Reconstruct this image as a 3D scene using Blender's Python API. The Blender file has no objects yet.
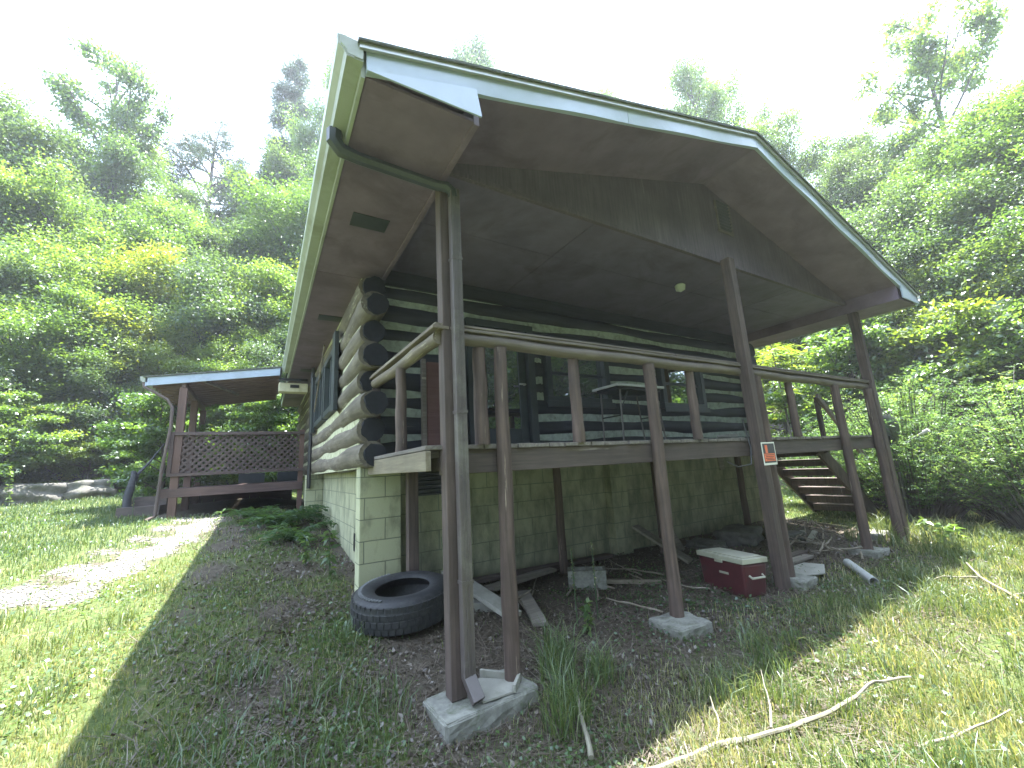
import bpy, bmesh, math, random
import numpy as np
from mathutils import Vector, Matrix
random.seed(7); rng = np.random.default_rng(11)
SC = bpy.context.scene; COL = SC.collection
R = math.radians
OFF = {}

# ------------------------------------------------------------------ materials
def ramp(nt, fac, stops):
    n = nt.nodes.new('ShaderNodeValToRGB'); el = n.color_ramp.elements
    while len(el) < len(stops): el.new(0.5)
    for e, (p, c) in zip(el, stops):
        e.position = p; e.color = (*c, 1) if len(c) == 3 else c
    nt.links.new(fac, n.inputs[0]); return n.outputs[0]
def mixc(nt, f, a, b, mode='MIX'):
    n = nt.nodes.new('ShaderNodeMix'); n.data_type = 'RGBA'; n.blend_type = mode
    for sock, v in ((n.inputs[0], f), (n.inputs[6], a), (n.inputs[7], b)):
        if hasattr(v, 'is_linked'): nt.links.new(v, sock)
        elif isinstance(v, (int, float)): sock.default_value = v
        else: sock.default_value = (*v, 1)
    return n.outputs[2]
def noise(nt, vec, scale, detail=5, rough=.55, dist=0):
    n = nt.nodes.new('ShaderNodeTexNoise'); n.inputs['Scale'].default_value = scale
    n.inputs['Detail'].default_value = detail; n.inputs['Roughness'].default_value = rough
    n.inputs['Distortion'].default_value = dist
    nt.links.new(vec, n.inputs['Vector']); return n.outputs[0]
def mapping(nt, vec, scale=(1, 1, 1), loc=(0, 0, 0), rot=(0, 0, 0)):
    n = nt.nodes.new('ShaderNodeMapping'); n.inputs['Scale'].default_value = scale
    n.inputs['Location'].default_value = loc; n.inputs['Rotation'].default_value = rot
    nt.links.new(vec, n.inputs[0]); return n.outputs[0]
def bump(nt, h, strength=.3, dist=.01):
    n = nt.nodes.new('ShaderNodeBump'); n.inputs['Strength'].default_value = strength
    n.inputs['Distance'].default_value = dist; nt.links.new(h, n.inputs['Height']); return n.outputs[0]
def newmat(name):
    m = bpy.data.materials.new(name); m.use_nodes = True; nt = m.node_tree
    b = nt.nodes['Principled BSDF']; tc = nt.nodes.new('ShaderNodeTexCoord')
    return m, nt, b, tc.outputs['Object']
def seti(b, **k):
    for n, v in k.items(): b.inputs[n.replace('_', ' ')].default_value = v

def wood(name, dark, light, axis='z', peel=None, peel_amt=.62, rough=.75, grain=22, bumpk=.35):
    m, nt, b, ob = newmat(name)
    s = [grain] * 3; s['xyz'.index(axis)] = 1.3
    v = mapping(nt, ob, s)
    g = noise(nt, v, 1.6, 8, .6, .4)
    c = ramp(nt, g, [(.3, dark), (.72, light)])
    big = noise(nt, ob, 2.3, 4, .6)
    c = mixc(nt, ramp(nt, big, [(.35, (0,) * 3), (.7, (.55,) * 3)]), c, tuple(x * .6 for x in dark))
    if peel:
        p = noise(nt, mapping(nt, ob, [x * .25 for x in s]), 3.4, 6, .65)
        c = mixc(nt, ramp(nt, p, [(peel_amt, (0,) * 3), (peel_amt + .05, (1,) * 3)]), c, peel)
    nt.links.new(c, b.inputs['Base Color']); seti(b, Roughness=rough)
    nt.links.new(bump(nt, g, bumpk, .006), b.inputs['Normal'])
    return m
def plain(name, col, var=.25, rough=.6, scale=6, metal=0., spec=None, dirt=None, bumpk=.1):
    m, nt, b, ob = newmat(name)
    n = noise(nt, ob, scale, 6, .6)
    c = ramp(nt, n, [(.3, tuple(x * (1 - var) for x in col)), (.7, tuple(min(1, x * (1 + var)) for x in col))])
    if dirt:
        d = noise(nt, ob, scale * .55, 8, .7, .6)
        c = mixc(nt, ramp(nt, d, [(.5, (0,) * 3), (.68, (.8,) * 3)]), c, dirt)
    nt.links.new(c, b.inputs['Base Color']); seti(b, Roughness=rough, Metallic=metal)
    if spec is not None: b.inputs['Specular IOR Level'].default_value = spec
    nt.links.new(bump(nt, n, bumpk, .01), b.inputs['Normal'])
    return m
def blockwall(name, horiz, lo=.46, k=1.):
    m, nt, b, ob = newmat(name)
    sep = nt.nodes.new('ShaderNodeSeparateXYZ'); nt.links.new(ob, sep.inputs[0])
    cmb = nt.nodes.new('ShaderNodeCombineXYZ')
    nt.links.new(sep.outputs[horiz], cmb.inputs[0]); nt.links.new(sep.outputs['Z'], cmb.inputs[1])
    v = mapping(nt, cmb.outputs[0], (1, 1, 1), (.2, .05, 0))
    w = nt.nodes.new('ShaderNodeTexNoise'); w.inputs['Scale'].default_value = 5
    nt.links.new(ob, w.inputs[0])
    vm = nt.nodes.new('ShaderNodeVectorMath'); vm.operation = 'MULTIPLY_ADD'
    nt.links.new(w.outputs[1], vm.inputs[0]); vm.inputs[1].default_value = (.012, .012, 0); nt.links.new(v, vm.inputs[2])
    br = nt.nodes.new('ShaderNodeTexBrick'); nt.links.new(vm.outputs[0], br.inputs['Vector'])
    br.inputs['Scale'].default_value = 1; br.inputs['Brick Width'].default_value = .406
    br.inputs['Row Height'].default_value = .203; br.inputs['Mortar Size'].default_value = .006
    br.inputs['Mortar Smooth'].default_value = .4
    br.inputs['Color1'].default_value = (.305 * k, .31 * k, .20 * k, 1); br.inputs['Color2'].default_value = (.275 * k, .282 * k, .18 * k, 1)
    br.inputs['Mortar'].default_value = (.15, .165, .11, 1)
    st = noise(nt, mapping(nt, ob, (2.5, 2.5, 1.1)), 2.2, 7, .65)
    c = mixc(nt, ramp(nt, st, [(lo, (0,) * 3), (lo + .24, (.9,) * 3)]), br.outputs[0], (.125, .135, .085))
    pit = noise(nt, ob, 60, 4, .6)
    c = mixc(nt, ramp(nt, pit, [(.62, (0,) * 3), (.72, (.35,) * 3)]), c, (.2, .19, .14))
    nt.links.new(c, b.inputs['Base Color']); seti(b, Roughness=.9)
    mx = nt.nodes.new('ShaderNodeMath'); mx.operation = 'MULTIPLY_ADD'
    nt.links.new(br.outputs['Fac'], mx.inputs[0]); mx.inputs[1].default_value = -1.2; nt.links.new(pit, mx.inputs[2])
    nt.links.new(bump(nt, mx.outputs[0], .5, .008), b.inputs['Normal'])
    return m
def leafmat(name, stops, trans=.55, tcol=2.3, gloss=.06):
    m = bpy.data.materials.new(name); m.use_nodes = True; nt = m.node_tree; nt.nodes.clear()
    out = nt.nodes.new('ShaderNodeOutputMaterial')
    at = nt.nodes.new('ShaderNodeAttribute'); at.attribute_name = 'tint'
    oi = nt.nodes.new('ShaderNodeObjectInfo')
    ad = nt.nodes.new('ShaderNodeMath'); ad.operation = 'MULTIPLY_ADD'
    nt.links.new(oi.outputs['Random'], ad.inputs[0]); ad.inputs[1].default_value = .3
    sc = nt.nodes.new('ShaderNodeMath'); sc.operation = 'MULTIPLY'; sc.inputs[1].default_value = .75
    nt.links.new(at.outputs['Fac'], sc.inputs[0]); nt.links.new(sc.outputs[0], ad.inputs[2])
    c = ramp(nt, ad.outputs[0], stops)
    d = nt.nodes.new('ShaderNodeBsdfDiffuse'); nt.links.new(c, d.inputs[0])
    t = nt.nodes.new('ShaderNodeBsdfTranslucent')
    nt.links.new(mixc(nt, 1.0, c, (tcol * 1.12, tcol, tcol * .55), 'MULTIPLY'), t.inputs[0])
    mx = nt.nodes.new('ShaderNodeMixShader'); mx.inputs[0].default_value = trans
    nt.links.new(d.outputs[0], mx.inputs[1]); nt.links.new(t.outputs[0], mx.inputs[2])
    g = nt.nodes.new('ShaderNodeBsdfGlossy'); g.inputs['Roughness'].default_value = .42
    g.inputs[0].default_value = (.9, .95, 1, 1)
    m2 = nt.nodes.new('ShaderNodeMixShader'); m2.inputs[0].default_value = gloss
    nt.links.new(mx.outputs[0], m2.inputs[1]); nt.links.new(g.outputs[0], m2.inputs[2])
    nt.links.new(m2.outputs[0], out.inputs[0]); return m

M = {}
M['post'] = wood('brown_stained_post', (.055, .040, .035), (.135, .097, .084), 'z', (.24, .20, .165), .66)
M['post_log'] = wood('round_log_post', (.050, .034, .029), (.15, .104, .086), 'z', (.27, .22, .17), .63)
M['rail'] = wood('rail_wood', (.10, .082, .072), (.23, .195, .17), 'x', (.29, .25, .21), .64)
M['rail_side'] = wood('rail_wood_along', (.10, .08, .062), (.24, .20, .155), 'y', (.30, .27, .2), .6)
M['rim'] = wood('rim_joist_wood', (.055, .042, .037), (.12, .092, .08), 'x', (.22, .19, .165), .68)
M['rim_side'] = wood('rim_joist_pale', (.14, .115, .08), (.27, .235, .165), 'y', (.1, .08, .06), .68)
M['board'] = wood('deck_board_wood', (.10, .085, .075), (.24, .215, .195), 'y', None)
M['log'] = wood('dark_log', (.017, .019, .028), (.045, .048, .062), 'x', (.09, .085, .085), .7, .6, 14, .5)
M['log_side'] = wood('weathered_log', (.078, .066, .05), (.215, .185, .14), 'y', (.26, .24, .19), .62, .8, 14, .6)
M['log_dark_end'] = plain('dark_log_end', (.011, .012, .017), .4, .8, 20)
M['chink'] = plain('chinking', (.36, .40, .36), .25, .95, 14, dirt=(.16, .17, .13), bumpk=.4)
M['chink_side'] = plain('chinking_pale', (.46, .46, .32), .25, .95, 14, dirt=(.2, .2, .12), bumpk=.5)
M['block_shaded'] = blockwall('painted_block_shaded', 'X', .41, 1.); M['block_lit'] = blockwall('painted_block_lit', 'X', .48, 1.3); M['block_y'] = blockwall('painted_block_side', 'Y', .46, 1.1)  # pier copy paler, front copy more stained: deck shade put into the colour
M['soffit'] = plain('mauve_brown_soffit', (.150, .108, .155), .2, .6, 3, dirt=(.085, .06, .082), bumpk=.03)
M['ceil'] = plain('painted_ceiling_board', (.128, .105, .16), .2, .55, 2.5, dirt=(.075, .06, .09), bumpk=.03)
M['gable'] = wood('gable_plywood', (.085, .068, .082), (.155, .125, .145), 'z', (.24, .20, .21), .67, .7, 26)
M['fascia'] = plain('white_metal_fascia', (.33, .39, .48), .08, .28, 3, metal=.0, dirt=(.27, .31, .36), bumpk=.05)
M['gutter'] = plain('cream_gutter', (.31, .335, .29), .08, .4, 3, dirt=(.22, .235, .18), bumpk=.05)
M['shingle'] = plain('grey_shingles', (.09, .095, .085), .4, .9, 25, dirt=(.10, .13, .06), bumpk=.6)
M['brown_metal'] = plain('brown_downspout', (.095, .08, .078), .2, .4, 5, dirt=(.16, .15, .13), bumpk=.05)
M['dark_metal'] = plain('dark_metal', (.02, .02, .022), .3, .4, 8)
M['frame'] = plain('dark_window_frame', (.035, .042, .046), .2, .45, 6)
M['red_panel'] = wood('red_brown_boards', (.105, .045, .042), (.15, .075, .068), 'x', None, rough=.55)
M['sideporch'] = wood('reddish_porch_wood', (.060, .036, .032), (.115, .075, .066), 'x', (.24, .17, .14), .68)
M['porch_rafter'] = wood('red_brown_rafter', (.12, .07, .055), (.24, .155, .125), 'x', None)
M['sideporch_z'] = wood('reddish_porch_post', (.085, .048, .038), (.155, .092, .072), 'z', (.28, .2, .15), .68)
M['lattice'] = wood('lattice_wood', (.055, .036, .034), (.10, .07, .064), 'x', (.19, .145, .13), .68)
M['concrete'] = plain('old_concrete', (.19, .19, .165), .3, .95, 18, dirt=(.075, .09, .05), bumpk=.4)
M['stone'] = plain('grey_stone', (.115, .11, .10), .4, .95, 7, dirt=(.05, .06, .03), bumpk=.8)
M['rubber'] = plain('tyre_rubber', (.017, .018, .020), .35, .62, 30, dirt=(.045, .045, .042), bumpk=.1)
M['rubber_letter'] = plain('tyre_white_letter', (.12, .125, .125), .3, .8, 30)
M['cooler_red'] = plain('cooler_red_plastic', (.070, .014, .019), .2, .45, 6, dirt=(.05, .03, .028))
M['cooler_white'] = plain('cooler_white_plastic', (.36, .355, .28), .12, .5, 5, dirt=(.17, .165, .115))
M['white_pvc'] = plain('white_plastic', (.42, .43, .42), .1, .4, 6, dirt=(.26, .26, .23))
M['pale_panel'] = plain('pale_board', (.26, .255, .22), .2, .8, 6, dirt=(.14, .135, .10))
M['plank'] = wood('grey_plank', (.13, .115, .095), (.27, .24, .20), 'x', None)
M['bleached'] = wood('bleached_branch', (.15, .14, .10), (.30, .28, .21), 'x', None, grain=10)
M['twig'] = wood('brown_twig', (.13, .11, .08), (.30, .26, .20), 'x', None, grain=10)
M['bark'] = wood('tree_bark', (.055, .048, .04), (.15, .135, .115), 'z', (.2, .2, .17), .6, .9, 8, .8)
M['sign_black'] = plain('sign_black', (.03, .03, .032), .1, .4, 8)
M['sign_orange'] = plain('sign_orange', (.74, .17, .07), .08, .45, 8)
M['sign_white'] = plain('sign_white', (.72, .72, .64), .06, .45, 8)
M['grey_metal'] = plain('grey_metal', (.42, .43, .43), .15, .35, 6, metal=.4)
M['cream_box'] = plain('cream_box', (.5, .47, .33), .12, .6, 5, dirt=(.3, .28, .18))
def glass():
    m, nt, b, ob = newmat('window_glass'); seti(b, Roughness=.03, Metallic=.0)
    b.inputs['Base Color'].default_value = (.012, .016, .018, 1); b.inputs['IOR'].default_value = 1.5
    g = nt.nodes.new('ShaderNodeBsdfGlossy'); g.inputs['Roughness'].default_value = .02
    g.inputs[0].default_value = (.8, .85, .85, 1)
    w = noise(nt, ob, 2.2, 2); nt.links.new(bump(nt, w, .08, .02), g.inputs['Normal'])
    mx = nt.nodes.new('ShaderNodeMixShader'); mx.inputs[0].default_value = .62
    out = nt.nodes['Material Output']
    nt.links.new(b.outputs[0], mx.inputs[1]); nt.links.new(g.outputs[0], mx.inputs[2]); nt.links.new(mx.outputs[0], out.inputs[0])
    return m
M['glass'] = glass()
G1 = [(.0, (.025, .06, .016)), (.45, (.06, .12, .024)), (.8, (.10, .17, .03)), (1., (.15, .21, .04))]
M['leaf'] = leafmat('broadleaf', G1)
M['leaf_blue'] = leafmat('blue_green_leaf', [(0, (.022, .05, .022)), (.5, (.05, .095, .035)), (1, (.095, .15, .05))], .5, 2.1)
M['leaf_yellow'] = leafmat('yellow_green_leaf', [(0, (.05, .09, .015)), (.5, (.10, .16, .022)), (1, (.18, .22, .03))], .5)
M['leaf_pine'] = leafmat('pine_needle', [(0, (.015, .035, .016)), (.6, (.035, .065, .028)), (1, (.07, .10, .04))], .2)
M['leaf_yew'] = leafmat('yew_needle', [(0, (.022, .06, .022)), (.5, (.07, .14, .05)), (1, (.19, .27, .10))], .5, 2.3, .03)
M['grassblade'] = leafmat('grass_blade', [(0, (.028, .065, .028)), (.4, (.072, .125, .038)), (.75, (.18, .22, .08)), (1, (.42, .40, .24))], .4, 1.5, .05)
M['weed'] = leafmat('weed_leaf', [(0, (.025, .06, .02)), (.6, (.06, .115, .03)), (1, (.12, .18, .05))], .4)
M['litter'] = leafmat('dead_leaf', [(0, (.03, .024, .018)), (.5, (.08, .062, .045)), (.85, (.15, .125, .10)), (1, (.30, .28, .25))], .15, 1.2, .04)

# ------------------------------------------------------------------ mesh builder
class MB:
    def __init__(s): s.v = []; s.f = []; s.mi = []; s.cur = 0
    def mat(s, i): s.cur = i; return s
    def add(s, vs, fs):
        o = len(s.v); s.v += [tuple(p) for p in vs]; s.f += [tuple(i + o for i in f) for f in fs]; s.mi += [s.cur] * len(fs); return s
    def box(s, x0, x1, y0, y1, z0, z1, M4=None):
        vs = [(x, y, z) for z in (z0, z1) for y in (y0, y1) for x in (x0, x1)]
        if M4 is not None: vs = [M4 @ Vector(p) for p in vs]
        return s.add(vs, [(0, 2, 3, 1), (4, 5, 7, 6), (0, 1, 5, 4), (2, 6, 7, 3), (0, 4, 6, 2), (1, 3, 7, 5)])
    def bar(s, a, b, w, h, up=(0, 0, 1)):
        a = Vector(a); b = Vector(b); d = b - a; L = d.length; d.normalize(); up = Vector(up)
        sd = d.cross(up).normalized(); u = sd.cross(d)
        m = Matrix((sd, d, u)).transposed().to_4x4(); m.translation = a
        return s.box(-w / 2, w / 2, 0, L, -h / 2, h / 2, m)
    def tube(s, pts, rad, n=10, cap=True, jit=0., squash=1.):
        pts = [Vector(p) for p in pts]; k = len(pts)
        if not hasattr(rad, '__len__'): rad = [rad] * k
        vs = []; prev = None
        for i, p in enumerate(pts):
            d = (pts[min(i + 1, k - 1)] - pts[max(i - 1, 0)]).normalized()
            if prev is None:
                up = Vector((0, 0, 1)) if abs(d.z) < .9 else Vector((0, 1, 0))
                a = d.cross(up).normalized()
            else: a = (prev - d * prev.dot(d)).normalized()
            prev = a; b = a.cross(d)
            for j in range(n):
                t = 2 * math.pi * j / n; rr = rad[i] * (1 + random.uniform(-jit, jit))
                vs.append(p + a * math.cos(t) * rr + b * math.sin(t) * rr * squash)
        fs = [(i * n + j, i * n + (j + 1) % n, (i + 1) * n + (j + 1) % n, (i + 1) * n + j) for i in range(k - 1) for j in range(n)]
        if cap: fs += [tuple(range(n))[::-1], tuple((k - 1) * n + j for j in range(n))]
        return s.add(vs, fs)
    def lathe(s, prof, c, axis=None, n=48):
        # prof: closed ring of (r, z)
        A = axis if axis is not None else Matrix.Identity(3); c = Vector(c); k = len(prof)
        vs = [c + A @ Vector((r * math.cos(2 * math.pi * i / n), r * math.sin(2 * math.pi * i / n), z)) for i in range(n) for r, z in prof]
        fs = [(i * k + j, ((i + 1) % n) * k + j, ((i + 1) % n) * k + (j + 1) % k, i * k + (j + 1) % k) for i in range(n) for j in range(k)]
        return s.add(vs, fs)
    def prism(s, poly, axis, t0, t1):
        # poly in the plane normal to axis
        def P(a, b, t): return {'y': (a, t, b), 'x': (t, a, b), 'z': (a, b, t)}[axis]
        n = len(poly); vs = [P(a, b, t0) for a, b in poly] + [P(a, b, t1) for a, b in poly]
        return s.add(vs, [tuple(range(n)), tuple(range(2 * n - 1, n - 1, -1))] + [(i, i + n, (i + 1) % n + n, (i + 1) % n) for i in range(n)])
    def build(s, name, mats, parent=None, bevel=0., smooth=False, fix=True, loc=None):
        if not isinstance(mats, (list, tuple)): mats = [mats]
        off = Vector(loc) if loc is not None else (OFF.get(parent.name, Vector()) if parent else Vector())
        me = bpy.data.meshes.new(name); me.from_pydata([tuple(Vector(p) - off) for p in s.v], [], s.f)
        for m in mats: me.materials.append(m)
        me.polygons.foreach_set('material_index', s.mi)
        if fix:
            bm = bmesh.new(); bm.from_mesh(me); bmesh.ops.recalc_face_normals(bm, faces=bm.faces); bm.to_mesh(me); bm.free()
        o = bpy.data.objects.new(name, me); COL.objects.link(o)
        if parent: o.parent = parent; OFF[o.name] = off
        else: o.location = off; OFF[o.name] = off
        if smooth:
            me.polygons.foreach_set('use_smooth', [True] * len(me.polygons))
            if smooth != 'all':
                md = o.modifiers.new('s', 'EDGE_SPLIT'); md.split_angle = R(40)
        if bevel:
            b = o.modifiers.new('b', 'BEVEL'); b.width = bevel; b.segments = 2; b.limit_method = 'ANGLE'; b.angle_limit = R(40)
        return o
def thing(name, loc, label, cat, group=None):
    o = bpy.data.objects.new(name, None); COL.objects.link(o); o.location = loc; o.empty_display_size = .1
    OFF[o.name] = Vector(loc); return tag(o, label, cat, group)
def tag(o, label=None, cat=None, group=None, kind=None):
    if label: o['label'] = label
    if cat: o['category'] = cat
    if group: o['group'] = group
    if kind: o['kind'] = kind
    return o
def npmesh(name, V, F, mat, tint=None, parent=None, smooth=False):
    me = bpy.data.meshes.new(name); n = len(V); k = F.shape[1]; m = len(F)
    me.vertices.add(n); me.vertices.foreach_set('co', np.ascontiguousarray(V, np.float32).ravel())
    me.loops.add(m * k); me.loops.foreach_set('vertex_index', np.ascontiguousarray(F, np.int32).ravel())
    me.polygons.add(m); me.polygons.foreach_set('loop_start', np.arange(0, m * k, k, dtype=np.int32))
    if tint is not None:
        a = me.attributes.new('tint', 'FLOAT', 'POINT'); a.data.foreach_set('value', np.ascontiguousarray(tint, np.float32))
    me.materials.append(mat); me.update(calc_edges=True)
    if smooth: me.polygons.foreach_set('use_smooth', [True] * m)
    o = bpy.data.objects.new(name, me); COL.objects.link(o)
    if parent: o.parent = parent
    return o

# ------------------------------------------------------------------ camera (solved from the photograph's own perspective lines)
CAM = np.array([-1.0242, -2.5598, -.1653])
cyaw, cpit, crol, cf = .544, .198, -.057, 411.6
fw = np.array([math.sin(cyaw) * math.cos(cpit), math.cos(cyaw) * math.cos(cpit), math.sin(cpit)])
rt = np.array([math.cos(cyaw), -math.sin(cyaw), 0.]); up = np.cross(rt, fw)
rt, up = math.cos(crol) * rt + math.sin(crol) * up, -math.sin(crol) * rt + math.cos(crol) * up
cam = bpy.data.cameras.new('camera'); camo = bpy.data.objects.new('camera', cam); COL.objects.link(camo)
cam.sensor_fit = 'HORIZONTAL'; cam.sensor_width = 36; cam.lens = cf / 1024 * 36; cam.clip_start = .05; cam.clip_end = 600
mw = Matrix([[rt[i], up[i], -fw[i], CAM[i]] for i in range(3)] + [[0, 0, 0, 1]]); camo.matrix_world = mw
SC.camera = camo
def ray(px, py): return fw + rt * (px - 512) / cf - up * (py - 384) / cf

# ------------------------------------------------------------------ light
sd = Vector((.275, .035, 1)).normalized()
sun = bpy.data.lights.new('sun', 'SUN'); sun.energy = 5.0; sun.angle = R(.5); sun.color = (1, .97, .91)
so = bpy.data.objects.new('sun', sun); COL.objects.link(so); so.rotation_euler = sd.to_track_quat('Z', 'Y').to_euler(); so.location = (8, 4, 30)
w = bpy.data.worlds.new('World'); SC.world = w; w.use_nodes = True; nt = w.node_tree; bg = nt.nodes['Background']
sky = nt.nodes.new('ShaderNodeTexSky'); sky.sky_type = 'NISHITA'; sky.sun_disc = False
sky.sun_elevation = math.asin(sd.z); sky.sun_rotation = math.atan2(sd.x, sd.y); sky.dust_density = 2.5; sky.air_density = 1.2
tc = nt.nodes.new('ShaderNodeTexCoord')
cn = noise(nt, mapping(nt, tc.outputs['Generated'], (1, 1, 1.6), (.35, .2, .1)), 1.5, 7, .55, .4)
cl = ramp(nt, cn, [(.30, (.35,) * 3), (.50, (1,) * 3)])
gd = ray(238, -25); gd = Vector(gd).normalized()
vd = nt.nodes.new('ShaderNodeVectorMath'); vd.operation = 'DOT_PRODUCT'; nt.links.new(tc.outputs['Generated'], vd.inputs[0]); vd.inputs[1].default_value = gd
wob = nt.nodes.new('ShaderNodeMath'); wob.operation = 'MULTIPLY_ADD'; nt.links.new(cn, wob.inputs[0]); wob.inputs[1].default_value = .05; nt.links.new(vd.outputs['Value'], wob.inputs[2])
gap = ramp(nt, wob.outputs[0], [(.994, (0,) * 3), (1.0, (.8,) * 3)])
clouds = mixc(nt, cl, sky.outputs[0], (6.1, 7.5, 10.))
nt.links.new(mixc(nt, gap, clouds, (1.15, 1.5, 1.8)), bg.inputs[0]); bg.inputs[1].default_value = .098
SC.view_settings.view_transform = 'Standard'; SC.view_settings.look = 'None'; SC.view_settings.exposure = 2.65; SC.view_settings.gamma = 1
SC.cycles.max_bounces = 6; SC.cycles.diffuse_bounces = 3; SC.cycles.transmission_bounces = 4; SC.cycles.transparent_max_bounces = 4
SC.cycles.use_denoising = True; SC.cycles.sample_clamp_indirect = 8

# ------------------------------------------------------------------ terrain
LY = ([-40, -4, -2, 0, 1.8, 4, 7, 12, 18, 22], [-2.6, -1.80, -1.65, -1.5, -1.27, -1.02, -.75, -.5, -.17, .1])
RY = ([-40, -4, -2, 0, 2, 6, 12, 20], [-2.6, -1.82, -1.68, -1.54, -1.4, -1.36, -1.2, -.6])
def sstep(a, b, x): t = np.clip((x - a) / (b - a), 0, 1); return t * t * (3 - 2 * t)
def H(x, y):
    x = np.asarray(x, float); y = np.asarray(y, float)
    s = sstep(2.2, -1.2, x)
    z = s * np.interp(y, *LY) + (1 - s) * np.interp(y, *RY)
    z = z + .38 * np.maximum(y - 21, 0) + .33 * np.maximum(x - 15, 0) * sstep(-25, 0, y) + .3 * np.maximum(-x - 16, 0)
    z = z - .085 * np.exp(-((x - .15) ** 2 + (y + .35) ** 2) / .35)
    z = z + .018 * np.sin(x * 2.3 + y * 1.1) * np.sin(y * 1.9 - x * .7) + .012 * np.sin(x * 6.1 + 1) * np.sin(y * 5.3)
    return z
def hz(x, y): return float(H(x, y))
def gxy(px, py):
    d = ray(px, py); t = 1.
    for _ in range(4000):
        p = CAM + d * t
        if p[2] < hz(p[0], p[1]): break
        t *= 1.004
    return p
gx = np.unique(np.concatenate([np.linspace(-45, -12, 30), np.linspace(-12, 14, 210), np.linspace(14, 62, 40)]))
gy = np.unique(np.concatenate([np.linspace(-38, -5, 25), np.linspace(-5, 14, 170), np.linspace(14, 62, 50)]))
X, Y = np.meshgrid(gx, gy); Z = H(X, Y); nx, ny = len(gx), len(gy)
idx = np.arange(nx * ny).reshape(ny, nx)
F = np.stack([idx[:-1, :-1], idx[:-1, 1:], idx[1:, 1:], idx[1:, :-1]], -1).reshape(-1, 4)
# how grassy and how gravelly the soil is (real patches of ground)
def segd(x, y, a, b):
    ax, ay = a; bx, by = b; L = (bx - ax) ** 2 + (by - ay) ** 2
    t = np.clip(((x - ax) * (bx - ax) + (y - ay) * (by - ay)) / L, 0, 1)
    return np.hypot(x - ax - t * (bx - ax), y - ay - t * (by - ay))
def gravel(x, y):
    d = np.minimum(np.minimum(segd(x, y, (-4.2, 2.6), (-2.75, 3.3)), segd(x, y, (-2.75, 3.3), (-2.1, 5.0))), segd(x, y, (-2.1, 5.0), (-1.9, 7.)))
    return   .85 * (1 - sstep(-.05, .62, d + .30 * np.sin(x * 7 + y * 3) * np.sin(y * 5 - x * 2)))
def grassy(x, y):
    g = np.ones_like(x)
    under = sstep(-.4, -.05, x) * (1 - sstep(7.2, 8.2, x)) * sstep(-.75, .25, y) * (1 - sstep(11, 12, y))
    g = g * (1 - .97 * under)
    shade = sstep(-1.95, -1.45, x) * (1 - sstep(-.2, .3, x)) * sstep(-2.5, -.8, y) * (1 - sstep(7, 8.5, y))
    g = g * (1 - shade * (.45 + .45 * np.sin(x * 4.3 + y * 2.2 + 1.) * np.sin(y * 3.1 - x * 2.7) + .15 * sstep(1, 5, y)).clip(0, .92))
    g = g * (1 - sstep(-3., -2.6, x) * (1 - sstep(0, .2, x)) * sstep(7., 7.4, y) * (1 - sstep(10, 10.6, y)))
    front = sstep(-.6, .2, x) * (1 - sstep(2.5, 4, x)) * sstep(-1.4, -.5, y) * (1 - sstep(.3, .6, y))
    g = g * (1 - .6 * front)
    g = g * (1 - .93 * gravel(x, y))
    halo = (1 - sstep(.2, 1.3, np.minimum(segd(x, y, (-4.2, 2.6), (-2.75, 3.3)), segd(x, y, (-2.75, 3.3), (-1.95, 6.))) + .3 * np.sin(x * 4 + 1) * np.sin(y * 3.3)))
    g = g * (1 - .55 * halo)
    forest = np.maximum(sstep(18.5, 21, y), sstep(12, 15, x)); g = g * (1 - .97 * forest)
    return np.clip(g, 0, 1)
ground = npmesh('ground', np.stack([X, Y, Z], -1).reshape(-1, 3), F, None or M['concrete'], smooth=True)
tag(ground, kind='structure')
for nm, fn in (('grassy', grassy), ('gravel', gravel)):
    a = ground.data.attributes.new(nm, 'FLOAT', 'POINT'); a.data.foreach_set('value', np.ascontiguousarray(fn(X, Y).ravel(), np.float32))
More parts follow.
